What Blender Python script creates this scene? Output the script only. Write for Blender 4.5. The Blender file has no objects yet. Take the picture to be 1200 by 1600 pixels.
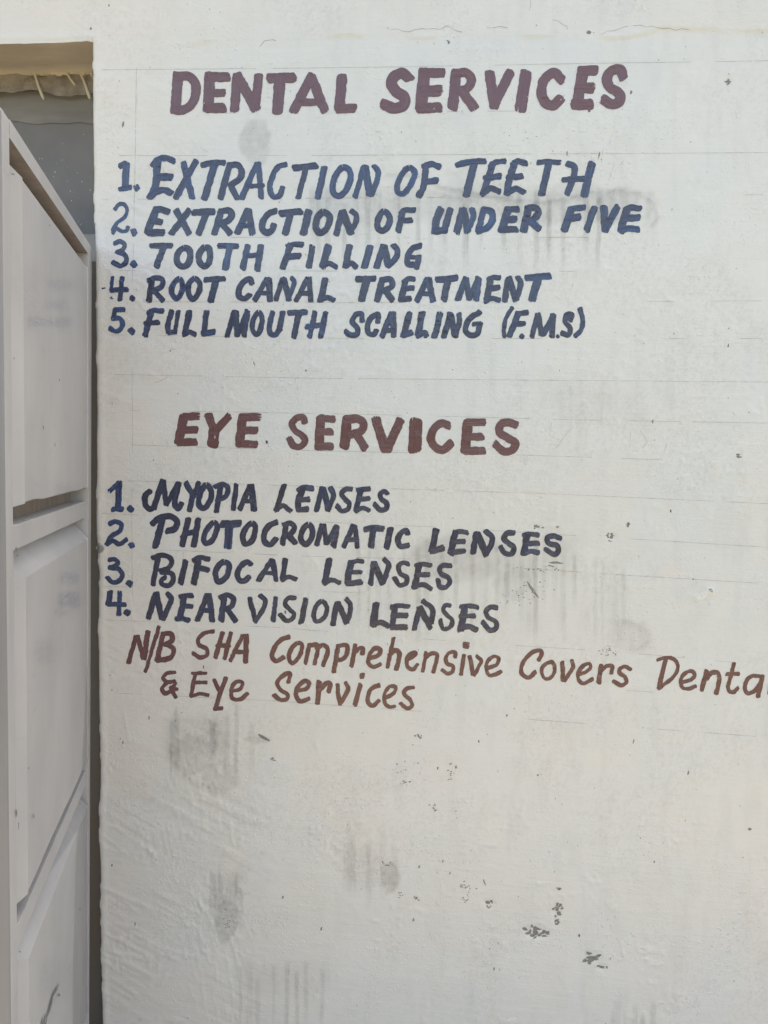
import bpy, math, random
import numpy as np

S = bpy.context.scene
COL = S.collection

# ------------------------------------------------------------------ camera, sky, sun, exposure
FPX = 1200.0                                   # focal length in photograph pixels (1200 x 1600)
AX = np.array([12000.0, 570.0, -1200.0]); AX /= np.linalg.norm(AX)
AZ = -np.array([-460.0, 12200.0, 1200.0]); AZ -= AZ.dot(AX) * AX; AZ /= np.linalg.norm(AZ)
AY = np.cross(AZ, AX)
ROT = np.stack([AX, AY, AZ])                   # world <- (right, down, forward)
EYE = np.array([0.0, -1.6, 1.5])

cam_data = bpy.data.cameras.new('camera')
cam = bpy.data.objects.new('camera', cam_data)
COL.objects.link(cam)
cam_data.sensor_fit = 'VERTICAL'
cam_data.sensor_height = 36.0
cam_data.lens = 36.0 * FPX / 1600.0
cam_data.clip_start = 0.02
cam_data.clip_end = 2000.0
from mathutils import Matrix
cam.matrix_world = Matrix([[ROT[i][0], -ROT[i][1], -ROT[i][2], EYE[i]] for i in range(3)] + [[0, 0, 0, 1]])
S.camera = cam

SUN_EL, SUN_AZ = math.radians(68), math.radians(35)      # azimuth clockwise from +Y (the sun stands behind the wall)
W = bpy.data.worlds.new('World'); S.world = W; W.use_nodes = True
nt = W.node_tree
bg = nt.nodes['Background']
sky = nt.nodes.new('ShaderNodeTexSky'); sky.sky_type = 'NISHITA'; sky.sun_disc = False
sky.sun_elevation = SUN_EL; sky.sun_rotation = SUN_AZ
sky.dust_density = 3.0; sky.air_density = 1.0; sky.ozone_density = 1.0
nt.links.new(sky.outputs[0], bg.inputs[0]); bg.inputs[1].default_value = 0.11
sd = bpy.data.lights.new('sun', 'SUN'); sd.energy = 4.4; sd.angle = math.radians(0.5); sd.color = (1.0, 0.95, 0.88)
sun = bpy.data.objects.new('sun', sd); COL.objects.link(sun)
from mathutils import Vector
sv = Vector((math.sin(SUN_AZ) * math.cos(SUN_EL), math.cos(SUN_AZ) * math.cos(SUN_EL), math.sin(SUN_EL)))
sun.rotation_euler = sv.to_track_quat('Z', 'Y').to_euler()
S.view_settings.view_transform = 'Standard'; S.view_settings.look = 'None'
S.view_settings.gamma = 1.0; S.view_settings.use_curve_mapping = False
S.view_settings.exposure = 2.12
S.view_settings.use_white_balance = True                  # the phone balanced for open shade
S.view_settings.white_balance_temperature = 8200; S.view_settings.white_balance_tint = 9

# ------------------------------------------------------------------ helpers
def ray(px, py):
    return ROT @ np.array([px - 600.0, py - 800.0, FPX])

def on_wall(px, py):
    d = ray(px, py); t = (0.0 - EYE[1]) / d[1]; p = EYE + t * d
    return p[0], p[2]

def to_px(x, z):
    """photograph pixel of wall points (arrays)"""
    v = np.stack([x - EYE[0], np.zeros_like(x) - EYE[1], z - EYE[2]], -1) @ ROT
    return 600.0 + FPX * v[..., 0] / v[..., 2], 800.0 + FPX * v[..., 1] / v[..., 2]

def tag(o, label=None, cat=None, group=None, kind=None):
    if label: o['label'] = label
    if cat: o['category'] = cat
    if group: o['group'] = group
    if kind: o['kind'] = kind
    return o

def empty(name, loc):
    o = bpy.data.objects.new(name, None); COL.objects.link(o); o.location = loc; o.empty_display_size = 0.1
    return o

def mesh_obj(name, verts, faces, mats, parent=None, smooth=False, midx=None):
    me = bpy.data.meshes.new(name)
    me.from_pydata([tuple(v) for v in verts], [], faces)
    if not isinstance(mats, (list, tuple)): mats = [mats]
    for m in mats: me.materials.append(m)
    if midx is not None: me.polygons.foreach_set('material_index', midx)
    if smooth: me.polygons.foreach_set('use_smooth', [True] * len(me.polygons))
    me.update()
    o = bpy.data.objects.new(name, me); COL.objects.link(o)
    if parent is not None: o.parent = parent
    return o

def hashn(ix, iy, seed):
    h = (ix.astype(np.int64) * 374761393 + iy.astype(np.int64) * 668265263 + seed * 1442695041) & 0x7fffffff
    h = ((h ^ (h >> 13)) * 1274126177) & 0x7fffffff
    return ((h ^ (h >> 16)) & 0xffff) / 65535.0

def vnoise(x, y, seed=0):
    ix, iy = np.floor(x), np.floor(y)
    fx, fy = x - ix, y - iy
    fx = fx * fx * (3 - 2 * fx); fy = fy * fy * (3 - 2 * fy)
    a = hashn(ix, iy, seed); b = hashn(ix + 1, iy, seed); c = hashn(ix, iy + 1, seed); d = hashn(ix + 1, iy + 1, seed)
    return (a * (1 - fx) + b * fx) * (1 - fy) + (c * (1 - fx) + d * fx) * fy

def fbm(x, y, seed=0, octv=4):
    s, a, t = 0, 0.5, 0
    for k in range(octv):
        s = s + a * vnoise(x, y, seed + 17 * k); t += a; a *= 0.5; x = x * 2.03 + 11.3; y = y * 2.03 + 5.7
    return s / t

def sstep(a, b, x):
    t = np.clip((x - a) / (b - a), 0, 1); return t * t * (3 - 2 * t)

# ------------------------------------------------------------------ materials
class Mat:
    def __init__(self, name, rough=0.5, ior=1.5):
        self.m = bpy.data.materials.new(name); self.m.use_nodes = True
        self.t = self.m.node_tree; self.b = self.t.nodes['Principled BSDF']
        self.b.inputs['Roughness'].default_value = rough; self.b.inputs['IOR'].default_value = ior
    def n(self, kind, **kw):
        nd = self.t.nodes.new(kind)
        for k, v in kw.items(): setattr(nd, k, v)
        return nd
    def l(self, a, b): self.t.links.new(a, b)
    def noise(self, scale, stretch=(1, 1, 1), detail=4, rough=0.55, coord='Object'):
        tc = self.n('ShaderNodeTexCoord'); mp = self.n('ShaderNodeMapping'); mp.inputs['Scale'].default_value = stretch
        self.l(tc.outputs[coord], mp.inputs[0])
        nz = self.n('ShaderNodeTexNoise'); nz.inputs['Scale'].default_value = scale
        nz.inputs['Detail'].default_value = detail; nz.inputs['Roughness'].default_value = rough
        self.l(mp.outputs[0], nz.inputs['Vector'])
        return nz.outputs[0]
    def ramp(self, fac, lo, hi, a=0.0, b=1.0):
        r = self.n('ShaderNodeMapRange'); r.inputs[1].default_value = lo; r.inputs[2].default_value = hi
        r.inputs[3].default_value = a; r.inputs[4].default_value = b; self.l(fac, r.inputs[0]); return r.outputs[0]
    def mix(self, fac, a, b, mode='MIX'):
        x = self.n('ShaderNodeMix', data_type='RGBA', blend_type=mode)
        if isinstance(fac, (int, float)): x.inputs[0].default_value = fac
        else: self.l(fac, x.inputs[0])
        for i, c in ((6, a), (7, b)):
            if isinstance(c, tuple): x.inputs[i].default_value = (*c, 1)
            else: self.l(c, x.inputs[i])
        return x.outputs[2]
    def add(self, a, b, op='ADD'):
        x = self.n('ShaderNodeMath', operation=op)
        for i, c in enumerate((a, b)):
            if isinstance(c, (int, float)): x.inputs[i].default_value = c
            else: self.l(c, x.inputs[i])
        return x.outputs[0]
    def attr(self, name):
        a = self.n('ShaderNodeAttribute'); a.attribute_name = name; return a
    def bump(self, h, strength=0.5, dist=0.001):
        bm = self.n('ShaderNodeBump'); bm.inputs['Strength'].default_value = strength; bm.inputs['Distance'].default_value = dist
        self.l(h, bm.inputs['Height']); self.l(bm.outputs[0], self.b.inputs['Normal'])

def relief(m, k=1.0, extra=None):
    """brush drag and grain of the emulsion, shared by the wall and the lettering on it"""
    drag = m.noise(60, (0.05, 1, 1.0), 5, 0.6)
    drag2 = m.noise(220, (0.05, 1, 1.0), 3, 0.6)
    grain = m.noise(420, (1, 1, 1), 3, 0.6)
    lump = m.noise(70, (1, 1, 1), 3, 0.55)
    h = m.add(m.add(m.add(drag, 0.8, 'MULTIPLY'), m.add(drag2, 0.3, 'MULTIPLY')), m.add(m.add(grain, 0.28, 'MULTIPLY'), m.add(lump, 0.7, 'MULTIPLY')))
    pim = m.ramp(m.noise(150, (1, 1, 1), 2, 0.5), 0.56, 0.75)
    area = m.ramp(m.noise(6, (1, 1, 1), 4, 0.6), 0.42, 0.62)
    h = m.add(h, m.add(m.add(pim, 1.3, 'MULTIPLY'), area, 'MULTIPLY'))
    if extra is not None: h = m.add(h, m.add(extra, 1.6, 'MULTIPLY'))
    m.bump(h, 0.75 * k, 0.0011)

def wall_material():
    m = Mat('white_emulsion', 0.42, 1.7)
    base = m.attr('tint').outputs['Color']
    cloud = m.ramp(m.noise(9, (1, 1, 1), 5), 0.3, 0.7)
    streak = m.ramp(m.noise(26, (1, 1, 0.06), 4), 0.35, 0.75)
    fine = m.ramp(m.noise(160, (0.25, 1, 1), 4), 0.25, 0.75)
    c = m.mix(m.add(cloud, 0.22, 'MULTIPLY'), base, (0.93, 0.95, 0.97), 'MULTIPLY')
    c = m.mix(m.add(streak, 0.30, 'MULTIPLY'), c, (0.93, 0.945, 0.94), 'MULTIPLY')
    c = m.mix(m.add(fine, 0.35, 'MULTIPLY'), c, (0.91, 0.905, 0.89), 'MULTIPLY')
    m.l(c, m.b.inputs['Base Color'])
    m.l(m.ramp(m.noise(14, (1, 1, 1), 4), 0.3, 0.7, 0.27, 0.40), m.b.inputs['Roughness'])
    relief(m)
    return m.m

def plain(name, col, rough=0.5, var=0.12, scale=30, stretch=(1, 1, 1), bump=0.3, dist=0.0006, col2=None):
    m = Mat(name, rough)
    f = m.ramp(m.noise(scale, stretch, 5), 0.3, 0.7)
    c2 = col2 or tuple(v * (1 - 2 * var) for v in col)
    m.l(m.mix(f, col, c2), m.b.inputs['Base Color'])
    if bump: m.bump(m.noise(scale * 6, stretch, 4), bump, dist)
    return m.m

def ink_material(name, dark, light, rough=0.22):
    m = Mat(name, rough, 1.85)
    uv = m.n('ShaderNodeUVMap'); uv.uv_map = 'stroke'
    mp = m.n('ShaderNodeMapping'); mp.inputs['Scale'].default_value = (7, 190, 1); m.l(uv.outputs[0], mp.inputs[0])
    nz = m.n('ShaderNodeTexNoise'); nz.inputs['Scale'].default_value = 1.0; nz.inputs['Detail'].default_value = 4
    m.l(mp.outputs[0], nz.inputs['Vector'])
    ink = m.attr('ink').outputs['Fac']
    blot = m.ramp(m.noise(55, (1, 1, 1), 3), 0.35, 0.7)
    f = m.add(m.ramp(nz.outputs[0], 0.42, 0.62), m.add(0.16, m.add(ink, m.add(0.45, m.add(blot, 0.9, 'MULTIPLY')), 'MULTIPLY')), 'MULTIPLY')
    f = m.add(f, m.add(ink, 0.25, 'MULTIPLY'))
    c = m.mix(f, dark, light)
    m.l(c, m.b.inputs['Base Color'])
    # the brush runs dry: small gaps along the hairs near thin ends
    dry = m.attr('dry').outputs['Fac']
    mp2 = m.n('ShaderNodeMapping'); mp2.inputs['Scale'].default_value = (22, 420, 1); m.l(uv.outputs[0], mp2.inputs[0])
    n2 = m.n('ShaderNodeTexNoise'); n2.inputs['Scale'].default_value = 1.0; n2.inputs['Detail'].default_value = 3
    m.l(mp2.outputs[0], n2.inputs['Vector'])
    a = m.ramp(m.add(n2.outputs[0], dry), 0.79, 0.88, 1.0, 0.0)
    m.l(a, m.b.inputs['Alpha'])
    relief(m, 0.8, n2.outputs[0])
    return m.m

M_WALL = wall_material()
M_CHIP = plain('bare_cement', (0.32, 0.31, 0.295), 0.9, 0.2, 120)
M_RUST = plain('rusty_speck', (0.26, 0.15, 0.07), 0.8, 0.2, 120)
M_BLUE = ink_material('navy_enamel', (0.018, 0.019, 0.050), (0.020, 0.072, 0.21))
M_RED = ink_material('maroon_enamel', (0.120, 0.040, 0.046), (0.180, 0.075, 0.080))
# ------------------------------------------------------------------ lettering: brush strokes traced on the wall
# every stroke: brush width : points   (units of a traced detail, with its origin and scale); '~' closes a loop
LINES = []
BREAKS = ((575,), (606, 700), (573, 663, 864), (425,), (360, 540), (344, 525, 768), (436,), (414,), (655,), (483,), (380, 565), (287, 405, 797, 1015), (287, 406))   # gaps between words
def line(name, label, ink, *blocks): LINES.append((name, label, ink, blocks))

line('heading_lettering', 'large maroon brush lettering reading DENTAL SERVICES', 'r',
 (250, 80, 3.158, '''52:88,125 75,285/47:85,125 140,124 172,155 175,215 150,268 110,290 80,290/55:245,125 238,280/50:245,126 325,127/42:245,205 308,205/52:240,280 305,280
48:380,130 368,282/52:385,130 468,275/46:485,130 470,275/52:548,133 652,130/56:592,140 580,288/48:745,130 662,288/48:748,130 810,285/38:700,252 780,252/52:898,135 885,280/48:890,283 950,282'''),
 (580, 80, 2.857, '''50:163,118 142,100 105,113 90,145 115,183 150,208 143,245 105,256 62,240/54:237,102 222,252/46:240,98 312,98/50:240,180 298,178/48:220,255 298,252
48:378,105 365,245/42:380,100 425,100 448,130 430,165 390,180/46:405,180 455,248/46:530,105 548,240/44:618,100 550,240/54:690,107 668,250/46:848,125 818,98 775,125 760,180 777,230 808,244 840,218
50:945,90 918,240/46:940,88 995,86/50:935,165 978,165/50:910,238 972,238/12:970,255 972,268/46:1122,108 1112,84 1075,87 1052,120 1065,160 1108,190 1110,222 1075,238 1043,220'''))
line('list_lettering', 'blue brush lettering reading EXTRACTION OF TEETH', 'b',
 (160, 230, 4, '''N42:115,115 140,103/N46:148,105 142,250/N34:112,262 170,252/N36:211,247 217,258/40:318,112 350,75 400,67 440,85/46:345,85 328,250 300,308/46:340,185 425,187/42:305,305 340,277 385,267 425,285
42:508,105 560,310/42:582,92 462,312/40:630,112 700,97 755,97/46:705,100 640,315/42:795,110 740,315/40:795,112 842,110 870,148 855,200 805,232/40:800,235 840,315
38:965,105 872,315/36:975,105 993,312/30:905,245 1003,240/36:1143,110 1100,125 1060,190 1047,260 1070,310 1110,300 1125,255'''),
 (430, 230, 4.444, '''48:138,145 280,130/42:215,140 162,345/48:340,150 297,345/46:~470,143 425,190 400,260 405,318 440,340 485,310 515,250 525,190 505,152
40:615,145 558,340/52:627,145 655,325/40:690,137 715,168 710,220 670,330/42:~930,143 880,190 850,260 850,310 880,326 925,290 955,230 968,175
44:1035,137 1085,120 1135,135/46:1047,130 1025,290 998,335/46:1050,240 1118,233'''),
 (680, 230, 4.286, '''42:150,120 235,98 328,95/52:257,130 209,318/38:370,130 410,102 463,95/46:385,115 352,225 322,308/44:338,208 428,196/42:318,312 370,277 425,297
42:517,122 550,97 605,110/48:530,112 493,230 483,308/44:490,205 573,196/42:488,308 535,280 590,302/38:692,105 760,98 828,103/48:760,112 715,310
44:892,115 930,132 930,180 885,308/54:1047,118 1000,316/40:862,218 990,212'''))
line('list_lettering', 'blue brush lettering reading EXTRACTION OF UNDER FIVE', 'b',
 (150, 310, 4.286, '''N28:130,72 150,45 188,38 207,75 195,120 140,165 112,212/N30:113,228 135,200 172,220 205,215 213,195/N42:252,218 258,232
46:400,75 440,73 478,88/52:400,80 347,222/44:375,148 430,156/52:355,230 440,230/44:540,85 620,230/44:620,85 510,230/48:662,93 780,90/46:735,110 690,232/46:835,95 795,230/44:840,87 890,82 912,110 880,150 830,167/44:840,167 895,230
48:1015,85 950,225/46:1025,85 1045,230/38:975,185 1040,182'''),
 (400, 310, 4, '''42:118,82 80,97 45,142 42,190 70,215 103,195 112,172/46:162,95 275,82/44:215,95 185,215/48:328,90 300,215/44:~420,87 385,122 372,180 392,213 430,203 455,160 460,112
42:535,90 503,220/48:547,90 590,212/36:600,82 628,107 620,160 585,215/42:~800,82 767,125 762,185 790,204 825,178 836,122
38:905,95 930,76 983,76/40:915,90 890,200/36:905,140 968,138'''),
 (660, 300, 3.333, '''42:93,95 73,150 68,200/36:145,95 115,200/38:72,205 118,198/38:208,95 180,205/38:215,95 235,200/32:260,92 266,125 235,198/34:320,90 290,203/36:320,92 360,105 366,140 340,185 292,203
44:445,95 415,195/36:450,92 490,90/38:440,145 480,142/36:415,197 485,195/42:550,90 530,195/36:555,82 595,87 604,110 580,140 548,152/38:560,152 604,190/32:768,90 838,82/40:775,90 740,195/40:765,140 810,132/38:893,87 857,195/40:945,85 950,195/38:1013,82 955,195
34:1060,92 1090,82 1130,85/40:1065,95 1045,150 1035,200/36:1050,140 1122,132/36:1032,198 1080,190 1118,195'''))
line('list_lettering', 'blue brush lettering reading TOOTH FILLING', 'b',
 (150, 310, 4.286, '''N30:125,300 158,287 190,312 175,342 145,356/N34:145,356 193,380 203,420 165,452 115,428/N44:248,436 256,446
40:372,318 500,315/46:455,320 407,450/44:~590,332 548,370 542,420 577,455 615,440 632,385 622,342/44:~730,330 693,370 693,425 727,455 755,435 765,378 757,337/40:828,318 943,322/46:895,325 868,465/44:1015,325 985,465/46:1103,325 1082,473/34:1010,385 1090,377'''),
 (400, 310, 4, '''36:202,300 235,287 285,290/42:215,300 170,428/44:205,365 266,360/40:352,305 332,423/46:452,305 417,423/36:417,423 455,405 498,428/44:583,305 563,423/36:562,423 600,405 623,428/44:712,307 680,423
42:795,305 757,423/46:802,305 827,413/38:862,297 885,327 870,380 827,420/40:1023,297 980,312 947,370 950,412 985,415/28:968,368 1023,365/38:1017,372 1006,432'''))
line('list_lettering', 'blue brush lettering reading ROOT CANAL TREATMENT', 'b',
 (150, 410, 4.286, '''N28:110,103 100,178/N36:105,184 205,183/N32:175,105 160,248/N42:240,240 246,245/N10:42,175 60,172/N8:95,235 112,243/N6:105,228 98,246
44:375,115 355,250/36:355,120 400,103 448,122 440,160 385,187/38:390,190 445,250/38:~560,112 517,150 507,205 540,243 573,200 580,142/38:~660,107 622,150 622,210 647,248 683,210 696,142/40:737,117 853,109/48:805,115 770,253
40:1043,138 1035,113 987,132 957,190 962,233 1000,243 1028,220'''),
 (340, 415, 4.286, '''38:325,95 252,230/42:345,95 350,228/32:285,185 345,182/36:435,92 393,225/42:447,92 475,223/34:497,88 514,112 505,150 475,223/38:600,92 528,230/38:612,92 625,233/32:565,185 625,187/46:720,98 692,228/36:688,230 735,214 773,230'''),
 (540, 415, 3.158, '''32:60,68 138,66/38:105,70 80,163/34:180,75 157,168/30:182,70 220,68 232,95 200,120 177,126/32:195,122 230,168/28:290,80 310,67 335,68/32:295,80 274,168/28:285,115 330,110/28:274,168 316,163
30:403,68 354,170/32:410,68 430,170/24:375,140 425,140/32:454,70 543,62/36:505,72 487,163/32:590,68 557,163/30:597,68 608,163/28:655,67 612,160/34:655,67 645,163/28:705,70 730,60 756,60/34:715,70 697,168/28:710,115 753,109/28:692,175 720,163 755,170
30:800,68 787,172/36:807,68 838,163/28:852,60 863,90 845,163/34:897,62 1000,53/40:950,65 922,163'''))
line('list_lettering', 'blue brush lettering reading FULL MOUTH SCALLING (F.M.S)', 'b',
 (150, 410, 4.286, '''N34:127,318 183,315/N32:127,320 115,372/N34:115,375 160,377 178,410 163,448 130,463 95,442/N46:234,456 242,464
36:352,335 390,323 443,325/42:370,330 330,483/36:332,410 413,401/38:507,330 482,430 487,468/32:552,332 530,465/34:487,470 530,468/42:625,335 595,475/38:592,478 625,467 658,480/40:738,335 722,475/44:722,478 783,466
38:925,335 880,490/42:937,335 945,483/36:1013,332 950,480/38:1015,332 992,488'''),
 (340, 415, 4.286, '''36:~275,312 242,360 237,440 260,463 288,420 296,342/38:368,317 347,420 357,458 385,463 413,430/38:435,317 412,430/40:484,318 588,312/42:545,320 512,473/38:650,317 617,473/40:723,320 690,473/38:600,408 713,395
38:968,368 963,322 925,332 902,375 938,425 930,463 885,463 860,445/38:1073,375 1073,327 1032,347 1005,410 1012,453 1045,463 1060,438'''),
 (540, 415, 3.158, '''30:225,240 180,348/32:235,240 238,343/24:195,320 238,318/32:315,238 287,343/28:287,345 323,332/34:378,238 358,338/28:357,346 393,332 398,345/32:465,240 440,348/30:515,242 487,348/34:517,242 540,343/28:560,242 563,270 542,343
30:658,233 612,265 592,320 615,343 648,338 662,292/22:632,290 663,287/22:820,210 792,260 781,320 785,350/28:852,237 893,233/32:850,240 810,343/28:837,290 878,286/26:868,347 872,350/28:945,247 920,348/28:952,243 965,340/28:1023,247 975,340/30:1025,247 1018,346/20:1045,349 1047,351
28:1110,268 1118,242 1096,242 1082,275 1108,310 1100,343 1070,335/26:1157,215 1170,270 1160,320 1135,346'''))
line('heading_lettering', 'maroon brush lettering reading EYE SERVICES', 'r',
 (260, 630, 4.286, '''62:115,95 83,252/54:120,90 205,87/52:115,178 193,177/52:85,262 188,260/56:285,88 315,175/52:412,92 325,190/76:318,190 312,270/62:512,97 490,265/56:515,95 612,93/52:505,183 593,183/54:487,270 593,276
46:925,122 918,98 880,97 842,130 857,180 908,215 928,250 900,290 850,283 825,243/10:670,254 673,268/62:1032,103 1022,288/52:1035,102 1112,106/52:1030,190 1098,192/56:1022,290 1098,290'''),
 (520, 630, 3.75, '''60:85,97 68,248/48:90,95 150,93 180,115 170,160 110,185/50:140,180 185,258/56:255,102 305,268/54:393,107 320,268/48:300,268 326,268/78:487,122 482,258/50:675,128 640,118 597,145 574,205 597,255 645,272 688,237
58:790,117 777,272/46:795,113 880,113/46:790,197 868,197/48:777,277 878,279/48:1068,125 1025,112 982,128 977,170 1030,205 1070,235 1050,275 1005,284 957,243'''))
line('list_lettering', 'dark navy brush lettering reading MYOPIA LENSES', 'd',
 (150, 740, 4.286, '''N34:95,116 150,62/N42:155,65 148,235/N36:115,238 175,238/N44:229,234 236,240
40:360,118 332,150 330,205 365,238 395,215/42:445,55 390,225/38:452,55 470,202/36:550,68 475,202/38:557,68 532,215 550,238 573,203/38:605,65 650,150/36:690,65 655,150/38:650,145 630,243/40:~740,77 702,130 692,210 717,233 760,190 773,117
40:835,82 808,248/36:800,87 850,70 883,92 870,150 820,175/36:940,80 922,233/38:1030,85 965,233/46:1040,87 1058,237/34:990,182 1060,185'''),
 (400, 740, 4.615, '''42:200,90 152,255/36:143,262 195,232 248,268/42:312,120 340,102 403,105/46:340,110 305,200 307,255/42:302,190 378,186/42:307,262 368,256/38:475,110 437,263/46:487,110 520,253/40:540,107 560,150 520,256
38:685,112 650,112 617,142 642,185 673,215 663,258 620,270 587,237/40:737,120 813,113/42:755,122 722,263/36:745,185 813,180/36:722,268 770,247 813,264/38:945,142 930,127 897,150 907,185 943,215 938,253 900,263 857,222'''))
line('list_lettering', 'dark navy brush lettering reading PHOTOCROMATIC LENSES', 'd',
 (150, 740, 4.286, '''N34:93,335 130,322 173,340 163,380 95,428 77,470/N32:77,472 112,452 160,473 203,443/N38:237,477 242,484
42:382,335 430,297 498,287 543,320 530,368 480,385/46:445,310 400,483/42:618,307 580,473/42:685,312 657,478/36:580,425 605,403 660,390/38:~790,327 747,370 722,430 737,468 775,450 806,390 810,345/52:852,338 955,335/V56:895,350 885,482/40:~1045,332 1002,370 982,430 1000,473 1040,455 1063,395 1065,350'''),
 (400, 740, 4.615, '''44:143,352 100,372 62,430 62,488 100,513 143,472/42:220,365 194,503/40:205,367 250,358 278,385 255,430 217,450/44:235,445 280,498/44:~380,367 333,420 327,480 360,508 393,480 408,412/40:475,377 440,508/42:487,377 510,498/38:575,387 517,493/46:582,387 560,518
40:700,382 634,523/38:715,382 730,528/36:660,475 730,475/46:792,402 845,392 908,400/50:845,402 830,518/48:970,402 942,527/42:1093,430 1085,412 1045,430 1022,480 1042,523 1093,518'''),
 (620, 800, 4.286, '''46:262,128 235,253/46:237,260 303,242/36:387,140 420,132 468,138/46:390,142 362,272/36:380,200 448,198/38:362,273 410,266 448,262/42:530,147 512,268/48:542,147 595,278/40:600,132 638,170 633,210 600,278
38:778,140 740,142 717,175 750,210 783,235 768,278 720,273 697,237/34:852,155 885,147 943,155/46:875,152 850,273/36:865,210 943,210/36:852,276 900,263 943,272/36:1093,175 1050,160 1007,172 1012,205 1070,225 1083,255 1060,283 997,250'''))
line('list_lettering', 'dark navy brush lettering reading BIFOCAL LENSES', 'd',
 (150, 860, 4.286, '''N32:92,62 133,62 150,83 122,108 95,115/N34:95,116 153,126 178,165 155,203 110,213 80,182/N44:221,217 229,223
34:383,47 430,32 488,42 508,75 490,115 430,135/38:415,52 382,223/34:440,145 508,157 518,200 490,233 442,223 442,197 463,183/42:600,77 568,213/34:657,67 690,48 753,57/46:685,72 657,213/40:680,115 748,130/40:~860,77 817,110 802,170 817,208 860,193 888,140 888,92/40:1033,90 1015,77 967,110 947,165 967,203 1000,203 1023,180'''),
 (400, 860, 5.4545, '''48:130,88 27,250/46:145,88 170,248/36:75,195 155,195/48:250,83 227,245/42:227,250 280,227 338,247/56:625,85 587,268/44:583,278 640,248 708,275/40:803,105 850,92 908,93/56:810,107 787,200 782,273/42:800,185 893,186/50:780,283 893,270/46:1000,112 977,282/56:1012,112 1075,272/46:1097,80 1130,122 1110,200 1085,272'''),
 (560, 860, 5, '''38:388,105 345,97 312,130 327,180 378,215 373,253 325,273 282,217/38:452,120 490,107 563,115/50:475,117 442,283/40:470,190 548,190/40:432,288 500,267 563,298/40:718,120 665,117 632,142 647,180 703,215 713,250 680,288 637,283 622,232'''))
line('list_lettering', 'dark navy brush lettering reading NEAR VISION LENSES', 'd',
 (150, 860, 4.286, '''N40:95,282 85,355/N32:87,360 193,362/N34:160,282 155,427/N44:207,413 213,417
40:400,292 352,448/42:407,292 440,448/38:482,292 504,320 490,370 452,456/34:567,310 600,302 643,302/42:590,310 562,448/36:587,370 638,375/36:542,458 580,455 618,468/38:745,302 682,463/40:760,302 780,468/32:715,400 780,400/42:860,317 840,463/36:837,315 880,297 923,325 910,370 862,395/38:875,390 933,468/34:1030,322 1068,468/34:1102,303 1133,335 1115,400 1070,472'''),
 (400, 860, 5.4545, '''42:168,407 147,593/40:333,405 277,407 247,450 290,505 323,540 308,583 260,598 207,547/50:425,422 387,608/42:~560,432 512,475 492,550 512,603 550,598 593,550 603,482/50:690,452 657,625/52:702,452 770,606/44:772,418 803,460 798,540 775,612'''),
 (560, 860, 5, '''58:135,428 117,578/42:113,583 170,562 233,593/42:262,445 310,432 388,438/50:285,442 267,588/44:270,510 373,510/48:262,600 368,600/44:475,457 437,610/48:487,452 558,600/44:508,400 578,460 572,560
36:713,430 680,432 662,462 690,505 733,545 718,598 665,613 642,547/38:802,440 860,432 928,445/54:830,447 802,608/40:800,515 903,512/46:788,618 850,592 918,618/40:1078,445 1030,442 997,480 1012,520 1078,565 1078,603 1030,623 972,562'''))
line('note_lettering', 'maroon brush lettering reading N/B SHA Comprehensive Covers Dental', 'm',
 (180, 970, 4.286, '''32:140,107 92,278/34:152,107 190,248/38:220,77 194,246/26:294,42 204,338/36:320,92 282,262/34:322,87 373,87 385,125 330,160/34:340,157 390,190 375,243 282,266/28:658,70 600,82 557,120 562,160 610,187 618,225 570,246 522,217/32:720,82 672,243/30:773,82 735,252/30:685,165 763,165/28:853,102 772,263/36:880,102 875,272/28:800,210 880,206/28:852,100 885,100'''),
 (410, 980, 4.615, '''36:188,70 140,87 87,150 72,210 97,243 150,217/32:~255,112 203,170 190,225 213,260 260,222 283,165 285,122/30:340,125 311,258/32:347,130 393,128 400,152 376,262/34:393,150 438,128 468,148 440,273/36:545,140 515,317/34:547,135 608,132 608,190 580,228 532,240/32:670,132 643,278/32:665,180 705,150 723,152 720,190/32:775,225 838,200 848,162 812,152 772,200 765,258 800,288 848,268/30:945,83 902,287/36:917,200 960,167 988,187 983,240 967,302/30:1037,235 1090,210 1103,187 1077,187 1042,230 1047,283 1085,303 1118,270'''),
 (620, 990, 5.714, '''36:262,172 230,333/36:267,210 310,177 358,182 353,240 327,343/36:520,208 523,167 470,172 437,220 450,265 503,290 498,338 455,358 407,325/38:600,197 573,362/60:613,104 627,106/38:652,207 680,358/36:717,202 753,240 733,290 690,370/34:800,310 888,280 908,222 870,202 817,240 797,320 827,373 890,360 928,340'''),
 (800, 1000, 5.714, '''38:240,178 263,130 257,97 190,107 112,180 82,260 92,308 145,338 208,290/36:~335,197 282,230 267,295 292,343 335,343 373,300 378,235 358,197/42:450,202 455,358/38:537,187 545,240 520,290 470,362/36:592,310 668,280 703,240 693,212 642,227 592,300 597,358 630,388 718,350/44:795,232 775,377/38:802,270 850,232 893,237 888,293/38:1058,260 1015,237 962,260 962,295 1008,330 1023,375 980,403 907,372'''),
 (1000, 1010, 6, '''36:168,125 230,107 290,107 348,150 353,210 320,278 240,348 177,393/46:240,122 177,387/38:402,335 480,310 513,267 490,232 432,245 382,320 402,388 450,398 518,375/44:622,232 580,407/44:627,300 670,247 728,247 743,290 715,437/40:880,162 825,378/38:817,260 923,258/38:822,370 842,423 880,428 918,390/40:1118,282 1060,277 1002,320 982,390 1012,443 1070,420 1130,340/44:1148,282 1107,468/40:1245,200 1213,440'''))
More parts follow.
